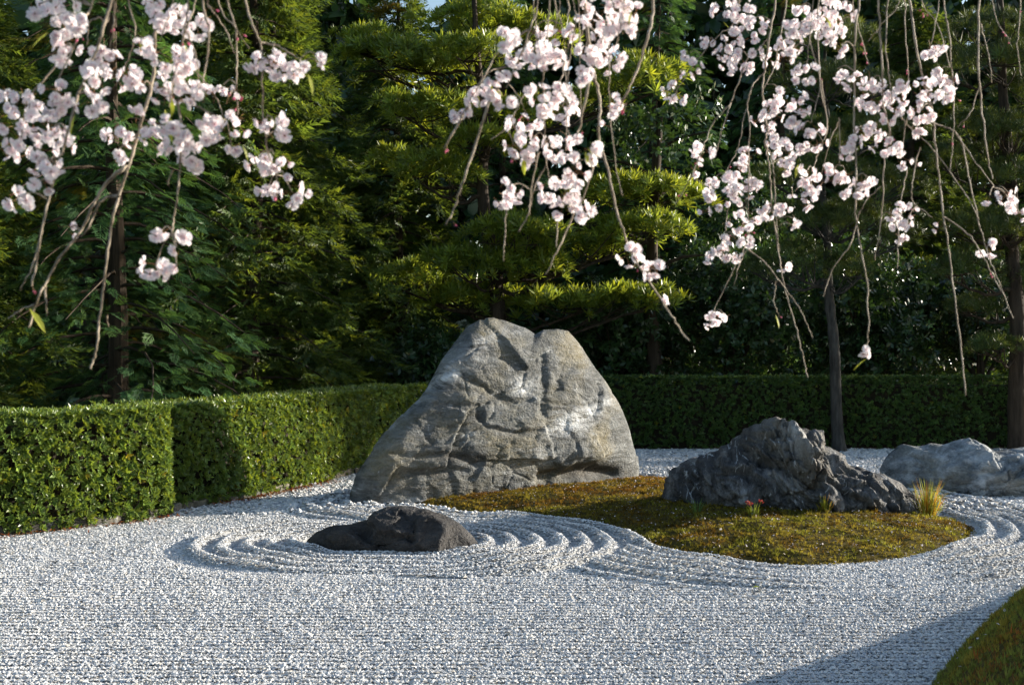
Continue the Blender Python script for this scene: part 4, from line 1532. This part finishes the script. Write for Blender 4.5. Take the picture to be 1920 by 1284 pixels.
    # buds along bare twig ends
    for q in range(buds):
        k = random.randrange(len(info)); ti = info[k]
        i = random.randint(int(len(ti['W']) * .55), len(ti['W']) - 1)
        if ti['px'][i][1] < 0: continue
        for z in range(random.choice((1, 2, 2, 3))):
            d = unit(np.array([random.gauss(0, .6), random.gauss(-.2, .5), -.8]))
            s = fsize * random.uniform(.55, .85)
            Mx = frames(np.array([d]))[0]
            o = bpy.data.objects.new('bud', random.choice(BUDS)); COL.objects.link(o); o.parent = twobj[k]
            o.location = tuple(ti['W'][i] + d * .026 * s - top)
            from mathutils import Matrix
            o.rotation_euler = Matrix(Mx.tolist()).to_euler(); o.scale = (s, s, s)
    for (lx, ly, sc) in leaves:
        j = np.hypot(allpx[:, 0] - lx, allpx[:, 1] - ly).argmin(); k = own[j]
        o = bpy.data.objects.new('young_leaf', LEAF); COL.objects.link(o); o.parent = twobj[k]
        o.location = tuple(at(lx, ly, info[k]['d'][loc[j]] - .02) - top)
        o.rotation_euler = (random.uniform(-.8, .8), random.uniform(.6, 1.3), random.uniform(0, 6.28)); o.scale = (sc, sc, sc)
    return root


LEFT_TW = [
    ([(303, 0), (291, 67), (286, 150), (268, 221), (248, 288), (234, 335), (218, 385), (208, 424), (201, 480), (188, 587), (181, 654), (169, 691)], .0046),
    ([(240, 305), (234, 313), (201, 341), (174, 385), (155, 428), (117, 477), (84, 534), (67, 571), (54, 614)], .0042),
    ([(222, 368), (195, 373), (178, 400), (164, 430), (150, 445)], .0028),
    ([(207, 0), (191, 60), (181, 94), (161, 144), (144, 187), (124, 258), (110, 301), (97, 351), (79, 430), (67, 497), (59, 537)], .0036),
    ([(174, 0), (157, 40), (141, 84), (114, 141), (100, 187)], .0030),
    ([(241, 0), (253, 60), (239, 120)], .0026), ([(214, 20), (213, 45), (207, 90)], .0024), ([(205, 30), (185, 34), (167, 44), (164, 84)], .0026),
    ([(114, 113), (84, 147), (54, 184)], .0028),
    ([(354, 0), (344, 67), (327, 141), (318, 200)], .0026), ([(380, 0), (392, 60), (387, 117), (379, 160)], .0030), ([(390, 0), (397, 17), (424, 60), (439, 100)], .0026),
    ([(427, 0), (441, 50), (444, 100), (444, 160), (447, 215)], .0030), ([(410, 7), (440, 50), (467, 90)], .0024),
    ([(461, 0), (474, 47), (491, 97), (491, 161), (494, 228), (504, 288), (518, 328)], .0032), ([(489, 80), (528, 90), (568, 117)], .0024),
    ([(360, 127), (387, 157), (407, 187), (417, 218)], .0024), ([(333, 187), (340, 241), (337, 318), (332, 368), (325, 415), (322, 440)], .0026),
    ([(333, 187), (384, 207), (424, 228)], .0020), ([(323, 318), (313, 348)], .0024), ([(67, 571), (40, 580), (15, 598)], .0022), ([(84, 534), (86, 560), (88, 592)], .0020),
    ([(366, 0), (354, 40), (343, 80)], .0022), ([(325, 0), (312, 40), (300, 75)], .0018), ([(345, 50), (365, 100), (372, 135)], .0020),
    ([(200, 590), (204, 612)], .0020), ([(79, 430), (62, 495), (38, 545)], .0018)]
LEFT_CL = [(69, 15, 12, 12, 3), (114, 8, 35, 14, 6), (107, 40, 22, 22, 6), (144, 50, 18, 18, 4), (120, 75, 20, 20, 5), (122, 100, 20, 20, 5), (187, 114, 28, 25, 8), (177, 134, 15, 15, 3),
           (107, 164, 24, 22, 6), (187, 160, 20, 20, 5), (234, 147, 30, 25, 9), (268, 164, 12, 12, 2), (171, 197, 20, 20, 4), (13, 187, 12, 12, 2), (50, 207, 40, 25, 10), (114, 204, 22, 22, 5),
           (57, 241, 55, 28, 15), (40, 271, 40, 25, 10), (100, 250, 18, 22, 4), (127, 273, 14, 14, 3), (60, 308, 18, 16, 4), (95, 308, 16, 16, 4), (70, 350, 16, 16, 4), (33, 378, 18, 16, 4),
           (200, 258, 10, 10, 2), (241, 264, 15, 15, 3), (224, 286, 14, 14, 3), (254, 221, 18, 18, 4, 2), (300, 20, 25, 25, 7), (325, 50, 25, 30, 8), (320, 27, 26, 26, 7), (374, 54, 15, 15, 4),
           (268, 90, 12, 12, 3), (320, 107, 30, 22, 9), (350, 114, 15, 15, 4), (340, 137, 16, 16, 4), (307, 134, 10, 10, 2), (337, 174, 22, 18, 6), (367, 181, 28, 20, 7), (303, 177, 12, 12, 3),
           (288, 261, 22, 22, 7), (317, 254, 25, 22, 7), (354, 264, 15, 15, 4), (350, 295, 26, 20, 8), (384, 248, 20, 16, 5), (404, 231, 14, 14, 4), (444, 231, 16, 16, 4), (417, 248, 10, 10, 2),
           (504, 127, 25, 20, 7), (511, 109, 14, 12, 3), (474, 130, 10, 10, 2), (527, 134, 12, 12, 3), (559, 137, 15, 14, 4), (596, 107, 8, 8, 2), (601, 125, 6, 6, 1),
           (419, 163, 8, 8, 2, 1), (430, 182, 9, 8, 3, 1), (450, 174, 8, 8, 3, 1), (514, 234, 18, 16, 4), (527, 258, 10, 10, 2), (494, 231, 10, 8, 2), (487, 304, 20, 18, 5), (514, 301, 20, 20, 5),
           (504, 358, 16, 12, 3), (537, 338, 7, 7, 1, 2), (547, 368, 24, 18, 6), (519, 373, 6, 6, 1, 1), (434, 281, 10, 8, 2, 2), (291, 510, 20, 22, 6), (341, 447, 8, 8, 2), (303, 437, 8, 8, 2),
           (331, 467, 10, 8, 2, 2), (331, 502, 6, 6, 1, 2), (132, 432, 8, 10, 2, 2)]
cherry('nearest weeping cherry branch with large pale pink blossoms hanging at upper left', 2.28, LEFT_TW, LEFT_CL, .0,
       [(40, -250, 2.2), (200, -270, 2.25), (380, -275, 2.25), (560, -330, 2.1), (900, -600, 1.6), (1300, -1100, 1.2)], 7,
       [(92, 60, 1), (141, 215, .9), (322, 184, .8), (309, 205, 1.3), (345, 80, .8), (455, 272, .8), (577, 137, 1), (55, 578, 1.2), (262, 70, .8)])

MID_TW = [
    ([(1225, 0), (1217, 60), (1195, 130), (1175, 175), (1163, 200)], .0042),
    ([(1098, 0), (1100, 50), (1110, 110), (1115, 144), (1125, 201), (1123, 258), (1142, 328), (1155, 395), (1168, 430), (1182, 470), (1205, 510), (1245, 570), (1270, 610), (1291, 638)], .0040),
    ([(1107, 140), (1105, 151), (1088, 234), (1082, 252)], .0034), ([(1065, 0), (1066, 67), (1060, 110), (1048, 168), (1040, 190)], .0022), ([(1008, 0), (994, 57), (967, 124), (950, 165)], .0026),
    ([(990, 55), (960, 80), (930, 104), (904, 151), (880, 190)], .0024), ([(948, 127), (920, 133), (895, 160)], .0018), ([(935, 160), (914, 201), (897, 255), (870, 335), (850, 395), (835, 422)], .0034),
    ([(880, 195), (860, 231), (833, 278)], .0036), ([(1142, 60), (1142, 97), (1143, 201), (1148, 251), (1158, 335), (1167, 368)], .0014), ([(1030, 0), (1021, 127), (1014, 168)], .0020),
    ([(1011, 285), (1008, 295), (994, 368), (991, 402), (972, 435)], .0020), ([(950, 380), (947, 440), (944, 489)], .0018), ([(1024, 312), (1001, 352), (994, 402)], .0018),
    ([(1121, 265), (1111, 318), (1088, 385)], .0024), ([(1021, 160), (1021, 218), (1023, 291), (1029, 332)], .0016), ([(1046, 402), (1043, 464)], .0018), ([(1077, 400), (1048, 464), (1023, 515)], .0022),
    ([(1085, 0), (1087, 100), (1089, 240)], .0020), ([(1040, 0), (1052, 40), (1060, 100), (1062, 170), (1063, 250)], .0016), ([(1075, 0), (1080, 40), (1068, 110), (1064, 160)], .0016),
    ([(1120, 60), (1100, 50), (1089, 70), (1088, 110)], .0026), ([(1055, 45), (1020, 40), (1000, 60), (985, 85)], .0018), ([(1000, 0), (1003, 50), (1007, 110)], .0014), ([(1051, 0), (1045, 30), (1038, 60)], .0014),
    ([(955, 160), (975, 185), (985, 215)], .0014), ([(990, 160), (970, 205), (950, 240), (920, 262)], .0014), ([(1140, 0), (1136, 40), (1128, 80)], .0020), ([(1170, 0), (1165, 40), (1155, 90)], .0018)]
MID_CL = [(951, 84, 22, 18, 6), (971, 107, 15, 14, 3), (989, 110, 12, 12, 3), (1021, 57, 12, 12, 3), (1051, 67, 20, 12, 4), (1075, 57, 10, 10, 2), (1024, 97, 28, 22, 10), (1038, 117, 20, 12, 4),
          (1098, 20, 18, 18, 5), (1128, 40, 28, 20, 9), (1155, 20, 22, 22, 8), (1185, 30, 15, 20, 5), (1188, 57, 10, 10, 3), (1162, 57, 20, 15, 6), (1132, 77, 20, 15, 6), (1152, 104, 17, 15, 5),
          (1164, 125, 6, 6, 2, 1), (1098, 97, 18, 14, 5), (1125, 117, 20, 22, 7), (1088, 141, 18, 12, 4), (1098, 152, 8, 6, 2, 2), (954, 144, 10, 8, 2), (930, 157, 12, 12, 3), (892, 178, 18, 14, 5),
          (940, 188, 25, 14, 7), (880, 198, 8, 8, 2), (865, 218, 15, 14, 4), (1008, 171, 15, 15, 4), (1038, 188, 30, 18, 9), (1054, 208, 25, 18, 8), (1018, 204, 12, 10, 3), (1068, 194, 10, 12, 3),
          (991, 231, 30, 12, 6), (967, 254, 15, 18, 4), (964, 278, 14, 12, 3), (1001, 265, 18, 14, 5), (1034, 275, 16, 18, 5), (1011, 295, 22, 12, 5), (991, 308, 8, 8, 2), (964, 300, 6, 10, 3, 1),
          (1068, 265, 20, 14, 5), (1061, 291, 18, 16, 5), (1075, 322, 28, 25, 10), (1115, 291, 14, 16, 4), (1048, 355, 25, 20, 8), (1028, 378, 16, 14, 4), (1068, 372, 15, 15, 4), (1064, 398, 16, 16, 5),
          (1091, 398, 15, 15, 5), (951, 362, 20, 18, 6), (974, 362, 10, 8, 2), (940, 382, 6, 6, 2, 2), (1145, 198, 12, 14, 3), (1172, 199, 14, 8, 4, 1), (1150, 218, 9, 8, 2), (1137, 232, 4, 4, 1, 1),
          (1185, 487, 23, 18, 6), (1200, 465, 10, 10, 2), (1230, 515, 17, 18, 5), (1240, 567, 9, 5, 2)]
cherry('weeping cherry branch with dense blossom clusters hanging in the middle', 2.45, MID_TW, MID_CL, .0,
       [(880, -260, 2.5), (1020, -275, 2.45), (1160, -280, 2.4), (1300, -330, 2.25), (1500, -700, 1.6), (1600, -1200, 1.2)], 8, [(1100, 275, 1), (1098, 285, .9), (983, 295, .9), (1185, 20, .7)])

RIGHT_TW = [
    ([(1454, 0), (1441, 77), (1434, 134), (1429, 177), (1438, 240), (1434, 270), (1440, 300), (1445, 350), (1449, 400), (1461, 478), (1470, 535), (1491, 609), (1506, 669), (1514, 708)], .0030),
    ([(1474, 0), (1459, 87), (1450, 130), (1430, 170)], .0026), ([(1440, 75), (1427, 87), (1401, 114), (1384, 154), (1371, 191), (1355, 240), (1342, 288)], .0026),
    ([(1371, 191), (1367, 197), (1337, 231), (1320, 275), (1308, 300), (1290, 345), (1265, 385)], .0022), ([(1432, 139), (1411, 161), (1401, 201), (1406, 234), (1404, 288), (1403, 360), (1402, 430)], .0022),
    ([(1400, 205), (1397, 214), (1384, 274), (1361, 325)], .0018), ([(1380, 30), (1350, 64), (1314, 104), (1284, 147), (1260, 187)], .0024), ([(1534, 0), (1536, 134), (1551, 234), (1543, 265), (1530, 300), (1520, 340)], .0024),
    ([(1525, 0), (1518, 67), (1514, 131)], .0016), ([(1518, 60), (1521, 90), (1538, 157), (1521, 231)], .0018), ([(1575, 225), (1561, 254), (1541, 325)], .0018),
    ([(1612, 0), (1604, 50), (1602, 134), (1602, 234), (1605, 318), (1605, 400), (1615, 474), (1626, 538), (1628, 612), (1625, 650)], .0030), ([(1613, 395), (1594, 457), (1559, 510), (1543, 556)], .0020),
    ([(1647, 0), (1654, 117), (1657, 201), (1669, 248), (1659, 295), (1654, 385), (1649, 430), (1640, 487)], .0030), ([(1664, 0), (1661, 84), (1667, 144), (1672, 190)], .0026), ([(1697, 0), (1699, 80), (1704, 151)], .0024),
    ([(1706, 0), (1717, 84), (1731, 151), (1748, 208), (1754, 268), (1761, 335), (1769, 402), (1782, 492), (1793, 577), (1803, 669), (1811, 742)], .0034),
    ([(1769, 0), (1779, 67), (1788, 167), (1788, 248), (1781, 321)], .0024), ([(1835, 0), (1835, 134), (1841, 201), (1851, 285), (1861, 335)], .0032), ([(1838, 45), (1851, 94), (1860, 157)], .0018),
    ([(1860, 0), (1875, 50), (1895, 75)], .0016), ([(1913, 0), (1908, 84), (1913, 144)], .0020), ([(1752, 232), (1791, 248), (1808, 285), (1825, 378), (1849, 467), (1870, 520), (1899, 598)], .0024),
    ([(1791, 248), (1825, 298), (1865, 352)], .0018), ([(1690, 220), (1701, 234), (1761, 295), (1825, 388), (1838, 430)], .0020), ([(1701, 221), (1687, 295)], .0018), ([(1724, 275), (1712, 335), (1712, 378), (1748, 408)], .0020),
    ([(1701, 318), (1687, 382)], .0018), ([(1600, 25), (1604, 37), (1629, 121)], .0016), ([(1687, 0), (1657, 40), (1627, 80)], .0016), ([(1761, 0), (1746, 84)], .0016), ([(1727, 0), (1758, 47), (1781, 127)], .0018),
    ([(1540, 151), (1552, 241)], .0020), ([(1573, 221), (1575, 311)], .0018), ([(1399, 464), (1438, 496), (1467, 535), (1502, 584), (1523, 634)], .0022), ([(1395, 465), (1392, 471), (1346, 566), (1329, 598)], .0018),
    ([(1454, 528), (1451, 563), (1461, 595)], .0016), ([(1685, 428), (1683, 503)], .0018), ([(1771, 407), (1814, 439), (1842, 478), (1856, 506), (1878, 549)], .0024), ([(1434, 270), (1448, 300), (1452, 350), (1457, 440), (1461, 470)], .0018),
    ([(1366, 380), (1360, 430), (1357, 460)], .0016), ([(1837, 160), (1820, 210), (1795, 240)], .0016), ([(1400, 470), (1385, 500), (1377, 535)], .0016), ([(1650, 350), (1625, 375), (1606, 410)], .0016)]
RIGHT_CL = [(1360, 27, 20, 20, 7), (1391, 10, 24, 14, 7), (1384, 37, 14, 14, 4), (1417, 40, 20, 14, 7), (1374, 67, 14, 14, 5), (1404, 70, 16, 14, 5), (1424, 60, 10, 12, 3), (1362, 94, 14, 16, 5),
            (1384, 107, 20, 16, 7), (1414, 110, 14, 12, 4), (1367, 127, 10, 8, 3), (1402, 131, 10, 8, 3), (1330, 82, 14, 13, 5), (1294, 104, 12, 10, 3), (1307, 132, 9, 12, 3), (1273, 141, 8, 9, 2),
            (1262, 164, 8, 6, 2), (1248, 177, 6, 7, 2), (1262, 191, 8, 5, 2), (1278, 188, 8, 6, 2), (1498, 57, 25, 18, 9), (1481, 77, 20, 14, 6), (1525, 50, 20, 16, 7), (1541, 27, 22, 22, 9),
            (1548, 64, 16, 16, 6), (1468, 104, 22, 16, 9), (1448, 117, 12, 10, 3), (1503, 17, 10, 12, 3), (1489, 94, 12, 8, 4), (1570, 20, 25, 22, 10), (1573, 50, 14, 12, 4), (1577, 90, 12, 10, 4),
            (1547, 67, 12, 12, 4), (1508, 139, 22, 14, 8), (1471, 187, 26, 18, 11), (1451, 211, 20, 18, 9), (1498, 197, 16, 14, 6), (1488, 224, 14, 12, 4), (1422, 228, 9, 8, 3), (1441, 241, 12, 8, 3),
            (1458, 264, 18, 16, 7), (1504, 248, 15, 10, 4), (1528, 261, 16, 18, 8), (1504, 281, 10, 8, 3), (1474, 291, 18, 16, 7), (1481, 311, 18, 14, 7), (1514, 325, 15, 12, 5), (1518, 355, 15, 16, 7),
            (1524, 370, 10, 8, 3), (1506, 383, 10, 8, 3), (1490, 362, 4, 6, 1), (1538, 338, 6, 10, 2, 2), (1322, 283, 18, 12, 7), (1300, 316, 10, 8, 3, 2), (1401, 298, 20, 16, 6), (1387, 291, 8, 10, 2),
            (1367, 348, 20, 18, 9), (1397, 348, 22, 18, 9), (1374, 372, 18, 16, 7), (1387, 325, 12, 12, 4), (1412, 345, 10, 10, 3), (1337, 345, 10, 10, 3), (1332, 368, 11, 8, 3), (1324, 395, 7, 5, 2),
            (1352, 392, 5, 4, 1), (1387, 400, 7, 6, 2), (1436, 395, 11, 14, 5), (1458, 388, 15, 12, 6), (1392, 427, 13, 12, 5), (1369, 414, 5, 6, 1), (1417, 419, 6, 9, 2), (1378, 448, 12, 10, 4),
            (1403, 453, 8, 6, 2), (1357, 453, 7, 8, 2), (1350, 471, 10, 12, 4), (1367, 478, 14, 14, 6), (1332, 487, 6, 7, 2), (1341, 593, 10, 10, 4), (1332, 609, 8, 4, 2), (1360, 595, 5, 6, 1),
            (1438, 404, 9, 6, 2), (1484, 425, 8, 7, 2), (1497, 418, 6, 5, 1), (1472, 501, 6, 6, 2), (1595, 152, 20, 16, 8), (1570, 134, 8, 10, 2), (1637, 154, 20, 14, 7), (1637, 188, 24, 18, 10),
            (1674, 167, 22, 16, 9), (1674, 198, 20, 16, 8), (1704, 181, 20, 18, 9), (1744, 167, 20, 20, 9), (1771, 157, 18, 16, 8), (1758, 144, 14, 10, 4), (1768, 181, 14, 10, 4), (1727, 214, 18, 16, 8),
            (1724, 241, 13, 13, 5), (1744, 97, 24, 13, 9), (1624, 248, 20, 12, 7), (1650, 231, 14, 9, 4), (1647, 258, 8, 8, 2), (1590, 275, 18, 16, 8), (1667, 276, 24, 12, 8), (1686, 281, 9, 10, 3),
            (1704, 306, 16, 9, 5, 2), (1563, 331, 14, 18, 6), (1587, 335, 14, 16, 6), (1604, 363, 16, 8, 5), (1627, 338, 18, 11, 6), (1691, 398, 15, 11, 5), (1674, 407, 8, 7, 2), (1681, 424, 13, 7, 4),
            (1690, 448, 10, 5, 3), (1712, 400, 8, 6, 3, 1), (1891, 368, 15, 13, 5), (1895, 385, 12, 10, 3), (1855, 372, 8, 8, 2), (1912, 405, 10, 9, 4, 2), (1860, 467, 6, 14, 4), (1839, 471, 9, 6, 2),
            (1621, 660, 7, 7, 3), (1765, 425, 8, 7, 2, 1), (1700, 420, 6, 6, 2, 1)]
cherry('weeping cherry branch with many thin twigs and blossoms at upper right', 3.15, RIGHT_TW, RIGHT_CL, .0,
       [(1330, -230, 3.2), (1480, -245, 3.15), (1680, -250, 3.15), (1860, -255, 3.1), (2050, -330, 2.8), (2250, -700, 1.9), (2300, -1100, 1.4)], 24,
       [(1356, 42, .8), (1545, 30, .8), (1497, 308, .8), (1625, 672, .9), (1454, 590, .8)])
